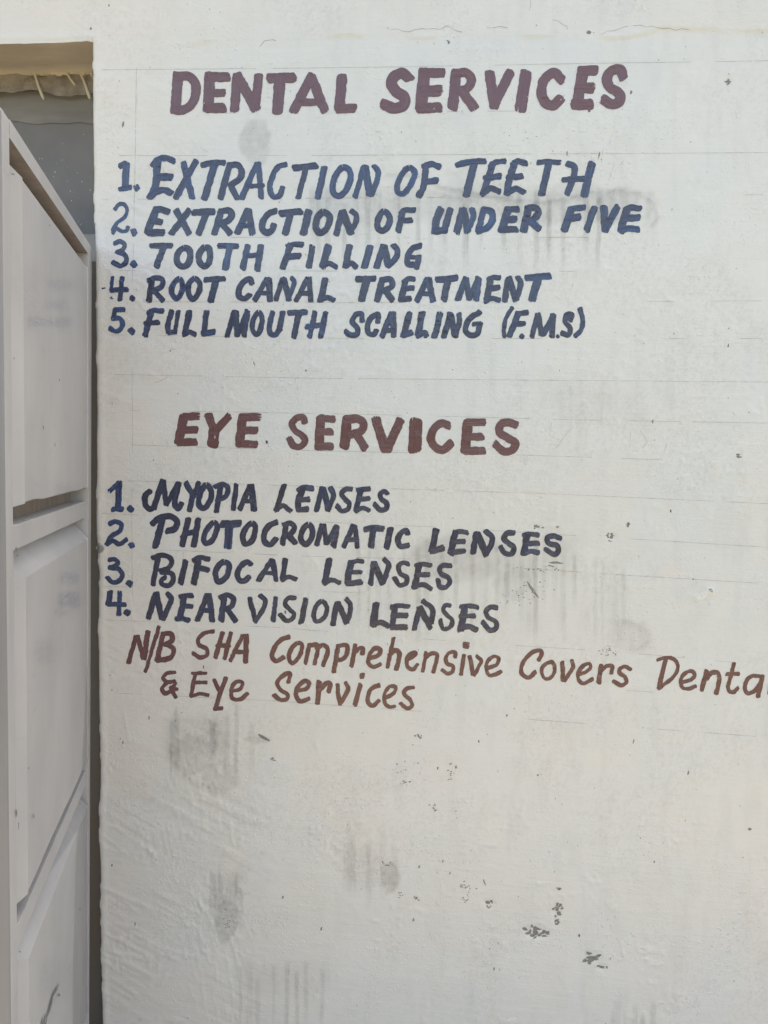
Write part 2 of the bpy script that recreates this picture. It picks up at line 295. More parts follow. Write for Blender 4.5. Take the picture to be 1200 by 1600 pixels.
line('note_lettering', 'maroon brush lettering reading & Eye Services', 'm',
 (180, 970, 4.286, '''28:398,345 345,352 320,385 350,410 398,404/28:345,415 314,455 332,486 375,468 403,420/26:372,445 403,512/26:380,462 412,456/24:517,350 560,349 608,350/28:535,355 510,498/26:527,415 608,411/26:510,503 570,490 623,498/30:665,397 698,470/32:743,385 702,490 672,588/28:667,591 713,586/28:777,470 838,455 853,412 812,407 777,460 787,518 840,523 883,487'''),
 (410, 980, 4.615, '''32:188,393 197,332 150,347 107,405 132,450 183,490 178,518 130,523 87,490/32:242,460 318,440 338,402 310,387 257,430 242,490 272,533 335,515/38:410,397 397,542/34:417,450 468,402 488,407 480,463/32:540,417 555,530 560,552/32:602,402 618,440 600,490 563,550/36:705,417 668,557/42:717,352 722,352/32:838,420 792,440 762,500 767,548 795,563 838,530/28:892,510 953,470 958,432 925,427 882,480 887,553 920,573 953,570/30:1088,435 1042,442 1022,475 1070,530 1078,563 1050,588 997,550'''))
# ------------------------------------------------------------------ ground
G0 = -0.35             # ground level
def ground_material():
    m = Mat('dry_grass_and_soil', 0.95)
    f = m.ramp(m.noise(1.5, (1, 1, 1), 8), 0.3, 0.7)
    m.l(m.mix(f, (0.060, 0.062, 0.036), (0.10, 0.085, 0.055)), m.b.inputs['Base Color'])
    m.bump(m.noise(25, (1, 1, 1), 6), 0.8, 0.02)
    return m.m
g = mesh_obj('ground', [(-400, -400, G0), (400, -400, G0), (400, 400, G0), (-400, 400, G0)], [(0, 1, 2, 3)], ground_material())
tag(g, kind='structure')
ap = mesh_obj('bounce_apron', [(-4.4, -2.7, G0 + .03), (5.4, -2.7, G0 + .03), (5.4, 0.3, G0 + .03), (-4.4, 0.3, G0 + .03), (-4.4, -2.7, G0 - .1), (5.4, -2.7, G0 - .1)], [(0, 1, 2, 3), (4, 5, 1, 0)],
              plain('bounce_apron_beige', (0.33, 0.285, 0.225), 0.9, 0.12, 3, bump=0.4, dist=0.003))  # unseen apron, added to bounce light onto the lower wall
tag(ap, kind='structure')
# unseen dark bank added behind the camera to block low sky and its reflections
bx_ = np.linspace(-45, 45, 91); by_ = np.linspace(0, 1, 25)
A_, B_ = np.meshgrid(bx_, by_)
Zb = G0 - 0.3 + (3.9 + 1.2 * (fbm(A_ / 6, A_ * 0, 7, 3) - .5)) * sstep(0, 0.35, B_) * (1 - 0.25 * B_) + (fbm(A_ / 1.3, B_ * 9, 8, 4) - .5) * 0.8
v_ = np.stack([A_, -7.5 - 9 * B_ + (fbm(A_ / 2, B_ * 7, 5, 3) - .5) * .8, Zb], -1).reshape(-1, 3)
bank = mesh_obj('sky_block_bank', v_, [(j * 91 + i + 1, j * 91 + i, (j + 1) * 91 + i, (j + 1) * 91 + i + 1) for j in range(24) for i in range(90)],
                plain('blocker_green', (0.045, 0.055, 0.03), 0.95, 0.3, 3, bump=0.8, dist=0.1), None, True)
tag(bank, kind='structure')

# ------------------------------------------------------------------ the painted wall
XE = -0.792            # right jamb of the doorway
ZL = 2.288             # underside of the lintel
XJ = -1.62             # left jamb (outside the picture)
DEPTH = 0.15
TOP, LEFT, RIGHT, BACK = 4.0, -4.0, 5.0, 4.0
GX0, GX1, GZ0, GZ1 = -1.15, 0.90, 0.0, 2.60
xs = np.concatenate([np.arange(0, 110) / 110 * (XE - GX0) + GX0, np.linspace(XE, GX1, 541)])
zs = np.concatenate([np.linspace(GZ0, ZL, 561), ZL + np.arange(1, 81) / 80 * (GZ1 - ZL)])
NX, NZ = len(xs), len(zs)
gx, gz = np.meshgrid(xs, zs)                       # rows z, columns x
px, py = to_px(gx, gz)

def border(x, z):
    d = np.minimum(np.minimum(x - GX0, GX1 - x), np.minimum(z - GZ0, GZ1 - z))
    return sstep(0.0, 0.03, d)

def soft_box(x, y, x0, x1, y0, y1, e):
    return sstep(x0 - e, x0 + e, x) * sstep(x1 + e, x1 - e, x) * sstep(y0 - e, y0 + e, y) * sstep(y1 + e, y1 - e, y)

def height(px, py):
    """relief of the plaster in metres, outwards"""
    h = (fbm(px / 210, py / 210, 3, 2) - 0.5) * 0.003
    h += (fbm(px / 42, py / 42, 9, 3) - 0.5) * 0.0006
    # trowel drags: strong near the jamb and in the lower left
    jag = sstep(430, 190, px + 60 * (fbm(px / 90, py / 90, 5) - .5))
    low = soft_box(px, py, 60, 420, 1150, 1750, 60)
    zone = np.clip(jag * 0.65 + low * 0.8, 0, 1.15)
    a = math.radians(27); u = px * math.cos(a) + py * math.sin(a); v = -px * math.sin(a) + py * math.cos(a)
    v2 = v + 12 * (fbm(px / 90, py / 90, 21) - .5)
    r = fbm(u / 150, v2 / 9, 31, 3); ridge = np.clip(1 - np.abs(r - 0.5) * 7, 0, 1) ** 2
    gate = sstep(0.45, 0.62, fbm(px / 70, py / 55, 37, 2))
    h += zone * (ridge * gate * 0.0012 + (r - 0.5) * 0.0008)
    a2 = math.radians(75); u2 = px * math.cos(a2) + py * math.sin(a2); w2 = -px * math.sin(a2) + py * math.cos(a2)
    r2 = fbm(u2 / 40, (w2 + 8 * fbm(px / 40, py / 40, 23)) / 9, 41, 3); rg2 = np.clip(1 - np.abs(r2 - 0.5) * 9, 0, 1) ** 2
    h += low * rg2 * sstep(0.5, 0.66, fbm(px / 45, py / 60, 43, 2)) * 0.0010
    # scattered blisters and pimples
    b = fbm(px / 6, py / 6, 51, 2); c = sstep(0.54, 0.7, fbm(px / 85, py / 70, 57, 3))
    h += np.clip(b - 0.60, 0, 0.2) * c * 0.006
    # the coat above the lettering stands proud, with a ragged lower lip
    lip = 66 - 0.022 * (px - 300) + 26 * (fbm(px / 70, px * 0 + 3, 61, 4) - .5)
    lipk = sstep(250, 330, px)
    d = lip - py
    h += lipk * (sstep(-3, 3, d) * 0.0016 * (0.3 + sstep(0.42, 0.6, vnoise(px / 60, px * 0, 63))))
    for (x0, y0, x1, y1, wd, k) in SCARS:
        dx, dy = x1 - x0, y1 - y0; L = math.hypot(dx, dy)
        t = np.clip(((px - x0) * dx + (py - y0) * dy) / (L * L), 0, 1)
        dd = np.hypot(px - x0 - t * dx, py - y0 - t * dy) + 1.6 * (vnoise(px / 5, py / 5, 67) - .5)
        h += k * 0.001 * np.exp(-(dd / wd) ** 2)
    # flakes where the paint has come away down to the cement
    for (cx, cy, rx, ry) in ((837, 1457, 21, 10), (870, 1422, 7, 10), (869, 1440, 4.5, 8), (925, 1496, 14, 8), (940, 1512, 9, 4.5), (765, 1413, 10, 7), (953, 838, 10, 7), (840, 822, 6, 6), (1100, 929, 12, 7), (1155, 711, 4, 8), (1138, 127, 6, 8)):
        d = np.hypot((px - cx) / rx, (py - cy) / ry) + 0.9 * (fbm(px / 6, py / 6, 69, 2) - .5)
        h -= 0.0011 * sstep(1.15, 0.85, d)
    return h

SCARS = [(193, 1112, 202, 1160, 2.2, 0.8), (278, 1105, 277, 1150, 3, 0.7), (283, 1098, 300, 1090, 3, .5), (262, 1215, 266, 1232, 2.5, 0.8),
         (425, 596, 443, 604, 6, 0.8), (556, 590, 580, 588, 6, 0.6), (1090, 933, 1110, 924, 7, 2.6), (170, 420, 260, 520, 2.5, 0.8), (232, 1270, 170, 1288, 2, -0.7),
         (240, 1392, 275, 1410, 3, .9), (160, 1388, 240, 1422, 2.6, .9), (163, 1485, 230, 1500, 2.6, .8), (300, 1395, 330, 1440, 3, .8), (275, 960, 283, 1010, 2.5, .6),
         (203, 930, 214, 1010, 2.5, .5), (770, 1448, 808, 1422, 4, .6), (805, 1185, 830, 1200, 8, .6), (1020, 790, 1035, 795, 3, .9), (493, 1158, 498, 1176, 3, .8)]

edge = sstep(0.07, 0.0, np.abs(gx - XE)) * (gz <= ZL + 0.06)
dx_edge = (fbm(gz * 7, gz * 0 + 1, 71, 5) - 0.5) * 0.010 - 0.0022 * sstep(0.72, 0.84, vnoise(gz * 45, gz * 0, 72)) + (1.858 - gz) * 0.011 - 0.006
ledge = sstep(0.06, 0.0, np.abs(gz - ZL)) * (gx <= XE + 0.05)
dz_edge = (fbm(gx * 9, gx * 0 + 2, 73, 5) - 0.5) * 0.012
wx = gx + edge * dx_edge
wz = gz + ledge * dz_edge
hh = height(px, py) * border(gx, gz)
# rounded, slightly lipped arris along the jamb and the lintel
dj = np.where(gz <= ZL, gx - XE, np.where(gx <= XE, gz - ZL, np.hypot(gx - XE, gz - ZL)))
hh += -0.0045 * np.clip(1 - np.abs(dj) / 0.007, 0, 1) ** 2
hh += 0.0012 * np.exp(-((np.abs(dj) - 0.012) / 0.008) ** 2)

def sample_h(x, z):
    """height of the finished wall under (x, z) arrays"""
    ix = np.clip(np.searchsorted(xs, x) - 1, 0, NX - 2); iz = np.clip(np.searchsorted(zs, z) - 1, 0, NZ - 2)
    fx = np.clip((x - xs[ix]) / (xs[ix + 1] - xs[ix]), 0, 1); fz = np.clip((z - zs[iz]) / (zs[iz + 1] - zs[iz]), 0, 1)
    return ((hh[iz, ix] * (1 - fx) + hh[iz, ix + 1] * fx) * (1 - fz) + (hh[iz + 1, ix] * (1 - fx) + hh[iz + 1, ix + 1] * fx) * fz)

# tint of the paint: old stains, wash marks, thin patches
def drips(mask, x0, x1, y0, y1, n, k, seed, wash=0.25):
    rng = random.Random(seed)
    top = y0 + 0.12 * (y1 - y0)
    wsh = soft_box(px + 26 * (fbm(px / 40, py / 40, seed) - .5), py + 26 * (fbm(px / 40, py / 40, seed + 1) - .5), x0, x1, y0, y0 + 0.55 * (y1 - y0), 14)
    mask += wash * k * wsh * (0.4 + 0.9 * fbm(px / 25, py / 60, seed + 2))
    for i in range(n):
        cx = rng.uniform(x0, x1); wd = rng.uniform(1.5, 4.6); ys = rng.uniform(y0, top); ye = rng.uniform(y0 + 0.5 * (y1 - y0), y1)
        s = rng.uniform(0.3, 1.0)
        m = np.exp(-((px - cx - 1.5 * (vnoise(py / 40, py * 0 + i, seed) - .5)) / wd) ** 2) * sstep(ys - 8, ys + 8, py) * sstep(ye + 14, ye - 30, py)
        mask += k * s * m * (0.55 + 0.7 * vnoise(px / 4, py / 22, seed + 5))
    return mask

grey = np.zeros_like(px)
def drip_list(mask, xs_, y0, y1, k, seed, wd=3.4):
    rng = random.Random(seed)
    for i, cx in enumerate(xs_):
        ys = y0 + rng.uniform(-12, 30); ye = y1 - rng.uniform(0, 0.35) * (y1 - y0); w_ = wd * rng.uniform(.6, 1.35); s = rng.uniform(.45, 1.0)
        c_ = cx + 2.2 * (vnoise(py / 50, py * 0 + i, seed) - .5)
        u_ = (px - c_) / w_
        m = (np.exp(-u_ ** 4) * 0.7 + np.exp(-((np.abs(u_) - 0.9) / 0.3) ** 2) * 0.35) * sstep(ys - 6, ys + 10, py) * sstep(ye + 10, ye - 40, py)
        mask += k * s * m * (0.45 + 0.8 * vnoise(px / 4, py / 26, seed + 5))
drip_list(grey, (488, 497, 512, 538, 556, 575, 593, 623, 653, 672, 695, 728, 752, 787, 812, 838, 858, 880, 916, 935), 300, 430, 0.50, 1, 3.2)
drip_list(grey, (575, 653, 695, 728, 787, 838, 858, 880), 312, 445, 0.34, 2, 3.6)
drips(grey, 490, 985, 296, 385, 0, 0.34, 1, 0.9)
def tide(mask, pts, k, seed, w_=2.0):
    for (x0, y0), (x1, y1) in zip(pts[:-1], pts[1:]):
        L2 = (x1 - x0) ** 2 + (y1 - y0) ** 2; t = np.clip(((px - x0) * (x1 - x0) + (py - y0) * (y1 - y0)) / L2, 0, 1)
        d = np.hypot(px - x0 - t * (x1 - x0), py - y0 - t * (y1 - y0)); below = (py > y0 + t * (y1 - y0))
        np.maximum(mask, k * np.exp(-(d / np.where(below, w_ * 2.6, w_)) ** 2) * (0.55 + 0.7 * vnoise(px / 14, py / 14, seed)), out=mask)
td = np.zeros_like(grey)
tide(td, [(604, 273), (650, 272), (690, 292), (735, 300), (790, 311), (850, 316), (885, 310), (925, 300), (965, 297), (1000, 302), (1022, 318), (1028, 338), (1018, 352)], 0.30, 140)
tide(td, [(660, 296), (700, 306), (745, 315)], 0.18, 141)
tide(td, [(955, 968), (985, 972), (1006, 982), (1014, 998), (1004, 1010), (986, 1014)], 0.16, 142, 3)
tide(td, [(268, 1128), (262, 1150), (270, 1190), (300, 1222), (340, 1232)], 0.10, 143, 3)
grey += td
fan = soft_box(px, py, 930, 1020, 300, 345, 10) * (0.5 + 0.5 * np.sin(px / 3.1 + 2 * vnoise(px / 20, py / 20, 144))); grey += 0.16 * fan
fan2 = soft_box(px, py, 955, 1005, 972, 1012, 8) * (0.5 + 0.5 * np.sin(px / 2.9 + 2 * vnoise(px / 20, py / 20, 145))); grey += 0.10 * fan2
drip_list(grey, (560, 577, 590, 608, 632, 653, 668, 690, 712, 738, 760, 776, 792, 803, 815, 826, 836, 850, 866, 880, 898), 838, 1015, 0.32, 3, 3.0)
drip_list(grey, (653, 738, 815, 836, 792), 850, 1010, 0.20, 4, 3.6)
drip_list(grey, (930, 942, 962, 974), 880, 1015, 0.22, 31, 3.0)
drips(grey, 640, 905, 835, 960, 0, 0.34, 2, 0.42)
drip_list(grey, (333, 338, 346, 355, 369, 394, 268, 276), 1108, 1235, 0.36, 5)
drips(grey, 262, 360, 1115, 1225, 0, 0.4, 3, 0.6)
drip_list(grey, (538, 545, 553, 575, 598, 616), 1295, 1440, 0.30, 6)
drips(grey, 538, 618, 1330, 1430, 0, 0.4, 4, 0.35)
drip_list(grey, (331, 336, 343, 367, 371, 377), 1358, 1460, 0.46, 7, 2.6)
drips(grey, 330, 378, 1362, 1462, 0, 0.5, 5, 0.7)
drip_list(grey, (375, 390, 402, 428, 448, 464, 478, 503), 1512, 1650, 0.36, 8)
drips(grey, 370, 510, 1505, 1600, 0, 0.4, 6, 0.25)
drip_list(grey, (958, 966, 975, 983, 993, 1005, 1020), 1572, 1660, 0.40, 9)
drip_list(grey, (1090, 1101, 1118, 1132), 535, 590, 0.18, 10)
drips(grey, 870, 1010, 600, 700, 5, 0.12, 9, 0.5)
drip_list(grey, (735, 770, 905, 1000, 1045), 520, 760, 0.10, 11, 6)
# smudges and tide marks
def blob(cx, cy, rx, ry, k, seed, ring=0.0):
    d = np.hypot((px - cx) / rx, (py - cy) / ry) + 0.55 * (fbm(px / 14, py / 14, seed) - .5)
    m = sstep(1.05, 0.8, d) * (0.6 + 0.6 * fbm(px / 8, py / 16, seed + 3))
    if ring: m = m * (1 - ring) + ring * np.exp(-((d - 0.95) / 0.07) ** 2)
    return k * m
grey += blob(398, 222, 26, 42, 0.30, 81) + blob(984, 318, 46, 24, 0.20, 82, .7) + blob(985, 995, 34, 28, 0.14, 83, .3)
grey += blob(353, 1440, 20, 36, 0.35, 84) + blob(610, 1370, 16, 28, 0.3, 85) + blob(404, 1155, 22, 6, 0.3, 86) + blob(300, 1180, 40, 34, .2, 87)
grey += blob(800, 915, 34, 26, 0.14, 88) + blob(345, 1215, 30, 30, .2, 89) + blob(152, 857, 12, 9, 0.9, 90) + blob(720, 870, 80, 40, .16, 91)
grey += blob(300, 985, 18, 6, .1, 92) + blob(745, 285, 60, 30, .10, 93)
mott = sstep(.5, .68, fbm(px / 3.2, py / 3.2, 97, 3)) * sstep(.44, .62, fbm(px / 120, py / 90, 98, 3))
grey += 0.10 * mott + 0.055 * sstep(.5, .75, fbm(px / 16, py / 60, 99, 4)) * sstep(350, 600, px)
grain = fbm(px / 5, py / 5, 95, 3)
grey *= 0.50 + 0.8 * grain
cool = sstep(0.45, 0.7, fbm(px / 110, py / 160, 101, 4)) * 0.6 + 0.5 * sstep(250, 520, px)
warm = sstep(330, 170, px + 90 * (fbm(px / 70, py / 70, 103) - .5)) * 0.55 + sstep(66, 40, py + 20 * (fbm(px / 50, py / 30, 104) - .5)) * 0.35
warm += 0.6 * (blob(840, 780, 70, 24, .35, 105) + blob(690, 1200, 40, 30, .45, 106) + blob(1048, 892, 24, 14, .7, 107) + blob(870, 1420, 40, 60, .4, 108)
         + blob(1190, 1420, 30, 200, .3, 109) + blob(620, 1385, 40, 30, .25, 110) + blob(760, 1180, 200, 90, .16, 111))
white = blob(655, 962, 30, 10, .9, 115) + blob(800, 345, 180, 30, .2, 116) + sstep(.5, .7, fbm(px / 55, py / 28, 117, 4)) * .25
red = blob(318, 1042, 22, 26, .10, 121)
base = np.array([0.775, 0.765, 0.725]); coolc = np.array([0.735, 0.765, 0.760]); warmc = np.array([0.795, 0.745, 0.690])
whitec = np.array([0.80, 0.81, 0.81]); greyc = np.array([0.225, 0.225, 0.215]); redc = np.array([0.35, 0.2, 0.2])
col = np.broadcast_to(base, px.shape + (3,)).copy()
for msk, c in ((cool, coolc), (warm, warmc), (white, whitec), (grey, greyc), (red, redc)):
    k = np.clip(msk, 0, 0.9)[..., None]; col = col * (1 - k) + c * k

wy = -hh
verts = np.stack([wx, wy, wz], -1).reshape(-1, 3)
i0, j0 = np.meshgrid(np.arange(NX - 1), np.arange(NZ - 1))
open_ = (xs[i0] < XE - 1e-6) & (zs[j0] < ZL - 1e-6)
keep = ~open_
a = (j0 * NX + i0)[keep]
quads = np.stack([a, a + 1, a + NX + 1, a + NX], -1)
extra_v, extra_f, extra_m, extra_c = [], [], [], []
nbase = len(verts)
def ev(p, c=tuple(base)):
    extra_v.append(p); extra_c.append(c); return nbase + len(extra_v) - 1
def quad(p0, p1, p2, p3, m=0, c=tuple(base)):
    extra_f.append([ev(p0, c), ev(p1, c), ev(p2, c), ev(p3, c)]); extra_m.append(m)
def slab(x0, x1, z0, z1): quad((x0, 0, z0), (x1, 0, z0), (x1, 0, z1), (x0, 0, z1))
slab(GX1, RIGHT, 0, TOP); slab(GX0, GX1, GZ1, TOP); slab(LEFT, GX0, GZ1, TOP); slab(XJ, GX0, ZL, GZ1); slab(LEFT, XJ, G0, GZ1); slab(XE, RIGHT, G0, 0)
# building body behind (sides, back, top) and the left reveal
quad((RIGHT, 0, G0), (RIGHT, BACK, G0), (RIGHT, BACK, TOP), (RIGHT, 0, TOP)); quad((LEFT, BACK, G0), (LEFT, 0, G0), (LEFT, 0, TOP), (LEFT, BACK, TOP))
quad((RIGHT, BACK, G0), (LEFT, BACK, G0), (LEFT, BACK, TOP), (RIGHT, BACK, TOP)); quad((LEFT, 0, TOP), (RIGHT, 0, TOP), (RIGHT, BACK, TOP), (LEFT, BACK, TOP))
quad((XJ, 0, G0), (XJ, DEPTH, G0), (XJ, DEPTH, ZL), (XJ, 0, ZL), 0)
# right reveal follows the worn arris
ie = int(np.searchsorted(xs, XE - 1e-6)); je = int(np.searchsorted(zs, ZL - 1e-6))
prev = None
for j in range(0, je + 1, 4):
    f = j * NX + ie; b = ev((verts[f][0] + 0.002, DEPTH, zs[j]))
    if prev: extra_f.append([prev[0], f, b, prev[1]]); extra_m.append(0)
    prev = (f, b)
# chips, specks and pencil lines lie 0.3 mm proud of the paint
def surf(qx, qy, off):
    x, z = on_wall(qx, qy)
    return (x, -float(sample_h(np.array([x]), np.array([z]))[0]) - off, z)
def chip(qx, qy, w, h, m=1, seed=0, n=11, ang=0.0):
    rng = random.Random(seed * 7919 + int(qx * 13 + qy))
    ids = []
    for k in range(n):
        t = 2 * math.pi * k / n; r = rng.uniform(0.55, 1.1)
        u, v = r * w / 2 * math.cos(t), r * h / 2 * math.sin(t)
        ids.append(ev(surf(qx + u * math.cos(ang) - v * math.sin(ang), qy + u * math.sin(ang) + v * math.cos(ang), 0.0004)))
    extra_f.append(ids[::-1]); extra_m.append(m)
def cluster(qx, qy, w, h, n, size, seed, m=1):
    rng = random.Random(seed)
    for k in range(n):
        chip(qx + rng.gauss(0, w / 4), qy + rng.gauss(0, h / 4), rng.uniform(.4, 1.7) * size, rng.uniform(.35, 1.0) * size, m, k + seed, 9, rng.uniform(-.5, .5))
for c in ((837, 1457, 40, 17, 26, 7, 1), (871, 1420, 12, 18, 14, 6, 2), (869, 1440, 7, 14, 8, 5, 3), (925, 1497, 24, 14, 22, 7, 4), (940, 1512, 16, 7, 10, 5, 5), (765, 1413, 18, 12, 12, 4.5, 6),
          (873, 1388, 14, 5, 8, 4, 7), (730, 1385, 26, 14, 14, 3.2, 8), (728, 1405, 12, 12, 8, 3, 9), (953, 838, 18, 12, 14, 5, 10), (840, 822, 12, 12, 10, 4, 11), (872, 823, 7, 6, 5, 3, 12),
          (981, 820, 8, 6, 6, 4, 13), (845, 888, 90, 10, 24, 2.6, 14), (830, 920, 70, 26, 22, 2.4, 15), (800, 935, 100, 30, 22, 2.2, 16), (948, 1018, 26, 18, 22, 2.6, 17), (655, 1150, 20, 8, 9, 3.4, 18),
          (706, 1208, 16, 36, 14, 3, 19), (636, 1222, 14, 5, 6, 3, 20), (425, 1186, 12, 5, 9, 3, 21), (638, 1195, 70, 50, 14, 2.2, 22), (355, 1440, 10, 30, 18, 2.4, 23), (600, 1350, 22, 8, 8, 3, 24),
          (627, 1395, 8, 18, 6, 3, 25), (677, 1263, 14, 12, 8, 3, 26), (650, 1404, 9, 10, 6, 3, 27), (1138, 127, 10, 13, 9, 5, 28), (1155, 711, 6, 13, 8, 5, 29), (919, 51, 11, 5, 7, 4, 30),
          (700, 65, 10, 12, 5, 3.5, 31), (152, 856, 10, 9, 8, 5, 32), (940, 150, 90, 60, 14, 1.8, 33), (830, 170, 80, 70, 12, 1.8, 34), (820, 215, 60, 20, 10, 1.8, 35)):
    cluster(*c)
for (qx, qy, w, h, ang) in ((832, 921, 34, 6, .9), (868, 879, 26, 4.5, .08), (860, 884, 14, 3, .2), (1110, 922, 9, 5, .6), (1020, 658, 2.6, 9, .1), (840, 1211, 4, 4, 0), (1075, 1207, 3.5, 10, .3), (1171, 1295, 7, 5, .2),  # the sliver beside the pale flake is its shadow edge, painted in
                            (757, 1379, 3, 15, -.3), (413, 1153, 24, 6, .55), (1022, 1346, 3, 4, 0), (655, 1354, 3, 6, .1), (692, 1345, 2.5, 5, 0), (703, 1364, 3, 4, 0), (646, 1437, 3.5, 7, .2), (772, 1514, 3, 6, .2), (502, 1451, 3.5, 7, .1),
                            (397, 568, 3, 7, -.3), (478, 579, 3, 4, 0), (266, 548, 3, 3, 0), (442, 1402, 3, 7, .3), (233, 1121, 3, 8, .2), (986, 144, 4, 9, .3), (886, 240, 2.5, 9, .1), (936, 243, 2.4, 14, .25), (142, 45, 4, 6, .3), (170, 8, 3, 6, .2),
                            (1083, 905, 3, 4, 0), (1138, 540, 3, 8, .1), (780, 1030, 3, 3, 0), (792, 1118, 3, 5, .2), (990, 1158, 2.5, 8, .2), (748, 1158, 3, 5, -.2), (192, 1160, 2.5, 6, 0), (192, 195, 4, 12, .2), (211, 1444, 2, 8, .1), (175, 352 + 1000, 3, 6, .1)):
    chip(qx, qy, w, h, 1, 3, 9, ang)
chip(1098, 930, 25, 11, 5, 4, 9, -.5)
for (qx, qy) in ((1048, 798), (446, 956), (684, 1200), (905, 1462), (318, 1042)): chip(qx, qy, 3.4, 6, 2, 5, 7)
rng = random.Random(77)
for k in range(230):
    chip(rng.uniform(165, 1200), rng.uniform(5, 1600), rng.uniform(0.9, 2.0), rng.uniform(1.2, 4.2), 1, k, 6, rng.uniform(-.3, .5))
def pencil(pts, w=0.9, m=3, gap=0.0, seed=0, jag=0.0):
    rng = random.Random(seed); prevp = None
    P = []
    for (x0, y0), (x1, y1) in zip(pts[:-1], pts[1:]):
        n = max(2, int(math.hypot(x1 - x0, y1 - y0) / 9))
        P += [(x0 + (x1 - x0) * t / n, y0 + (y1 - y0) * t / n) for t in range(n)]
    P.append(pts[-1])
    if jag: P = [(x + rng.uniform(-jag, jag) * .5, y + rng.uniform(-jag, jag)) for x, y in P]
    for k, (x, y) in enumerate(P):
        q = P[min(k + 1, len(P) - 1)]; p = P[max(k - 1, 0)]
        L = math.hypot(q[0] - p[0], q[1] - p[1]) or 1; nx, ny = -(q[1] - p[1]) / L, (q[0] - p[0]) / L
        hw = w / 2 * rng.uniform(0.5, 1.3)
        cur = (ev(surf(x + nx * hw, y + ny * hw, 0.00035)), ev(surf(x - nx * hw, y - ny * hw, 0.00035)))
        if prevp and float(vnoise(np.array([x / 38 + seed * 7.3]), np.array([y / 38]), seed)[0]) > gap * 1.15: extra_f.append([prevp[0], cur[0], cur[1], prevp[1]]); extra_m.append(m)
        prevp = cur
for k, (pts, gp) in enumerate((([(160, 109), (600, 105), (980, 98), (1200, 95)], .1), ([(188, 177), (560, 176), (1000, 172)], .45), ([(186, 243), (560, 243), (1200, 238)], .2), ([(160, 312), (640, 309), (1200, 304)], .4),
        ([(170, 371), (640, 371), (1200, 371)], .5), ([(160, 422), (620, 424), (1100, 424)], .55), ([(160, 471), (560, 473), (1190, 470)], .3), ([(170, 523), (560, 529), (1200, 529)], .3), ([(178, 585), (490, 591), (1200, 597)], .12),
        ([(202, 641), (600, 648), (900, 656), (1200, 661)], .2), ([(205, 695), (480, 704), (815, 711), (1200, 724)], .25), ([(200, 751), (620, 764), (850, 771), (1200, 787)], .12), ([(152, 802), (430, 812), (690, 824), (1200, 855)], .3), ([(205, 857), (480, 869), (640, 873)], .3),
        ([(152, 916), (430, 922), (560, 926)], .35), ([(820, 888), (1000, 900), (1200, 912)], .15), ([(905, 954), (1100, 966)], .3), ([(155, 968), (430, 980), (760, 1006), (960, 1018), (1200, 1040)], .25), ([(180, 1083), (430, 1095), (650, 1111), (880, 1128), (1200, 1152)], .2), ([(630, 1050), (880, 1072), (1150, 1090)], .5),
        ([(213, 105), (211, 250), (208, 400), (205, 470)], .1), ([(206, 575), (207, 700), (206, 800), (207, 915), (208, 960)], .15), ([(287, 862), (284, 905)], .2), ([(289, 860), (286, 925)], .4),
        ([(310, 1105), (312, 1094), (330, 1093)], .3))):
    pencil(pts, 0.55, 3, gp + .12, k)
for k, (pts) in enumerate(([(862, 660), (858, 680), (880, 690), (868, 700), (893, 668)], [(952, 676), (945, 690), (955, 697), (962, 680)], [(985, 675), (984, 700)], [(1000, 672), (1012, 690), (1004, 700)], [(1022, 682), (1046, 680), (1038, 705)],
        [(790, 245), (775, 265)], [(905, 250), (918, 247), (930, 252)], [(975, 250), (948, 285)], [(960, 255), (952, 280)])):
    pencil(pts, 0.5, 3, .3, 50 + k)
# hairline cracks
for k, (pts, w) in enumerate((([(152, 618), (180, 620), (205, 611), (232, 611), (242, 600), (262, 592)], 1.0), ([(600, 47), (660, 48), (705, 40), (712, 48), (760, 46), (792, 41)], 1.3), ([(846, 36), (862, 29), (880, 40), (888, 44)], 1.4),
        ([(940, 52), (1000, 40), (1075, 46)], 1.1), ([(405, 70), (425, 63), (440, 65)], 1.6), ([(350, 62), (352, 72)], 1.6), ([(828, 0), (829, 50)], .9), ([(208, 1262), (240, 1240)], .9), ([(325, 240), (312, 228)], .8))):
    pencil(pts, w * .5, 4, .38, 80 + k, 3.2)

ALLV = np.concatenate([verts, np.array(extra_v)])
ALLC = np.concatenate([col.reshape(-1, 3), np.array(extra_c)])
me = bpy.data.meshes.new('painted_wall')
sizes = [len(f) for f in extra_f]
loops = np.concatenate([quads.ravel(), np.array([i for f in extra_f for i in f])]).astype(np.int32)
tot = np.concatenate([np.full(len(quads), 4), np.array(sizes)]).astype(np.int32)
start = np.concatenate([[0], np.cumsum(tot)[:-1]]).astype(np.int32)
me.vertices.add(len(ALLV)); me.vertices.foreach_set('co', ALLV.astype(np.float32).ravel())
me.loops.add(len(loops)); me.loops.foreach_set('vertex_index', loops)
me.polygons.add(len(tot)); me.polygons.foreach_set('loop_start', start); me.polygons.foreach_set('loop_total', tot)
me.polygons.foreach_set('material_index', np.concatenate([np.zeros(len(quads)), np.array(extra_m)]).astype(np.int32))
sm = np.ones(len(tot), dtype=bool); sm[len(quads):] = False
me.polygons.foreach_set('use_smooth', sm)
at = me.attributes.new('tint', 'FLOAT_COLOR', 'POINT')
at.data.foreach_set('color', np.concatenate([ALLC, np.ones((len(ALLC), 1))], 1).astype(np.float32).ravel())
M_PENCIL = plain('pencil_line', (0.585, 0.585, 0.575), 0.6, 0.25, 90, bump=0)
M_CRACK = plain('crack_line', (0.46, 0.43, 0.39), 0.8, 0.25, 90, bump=0)
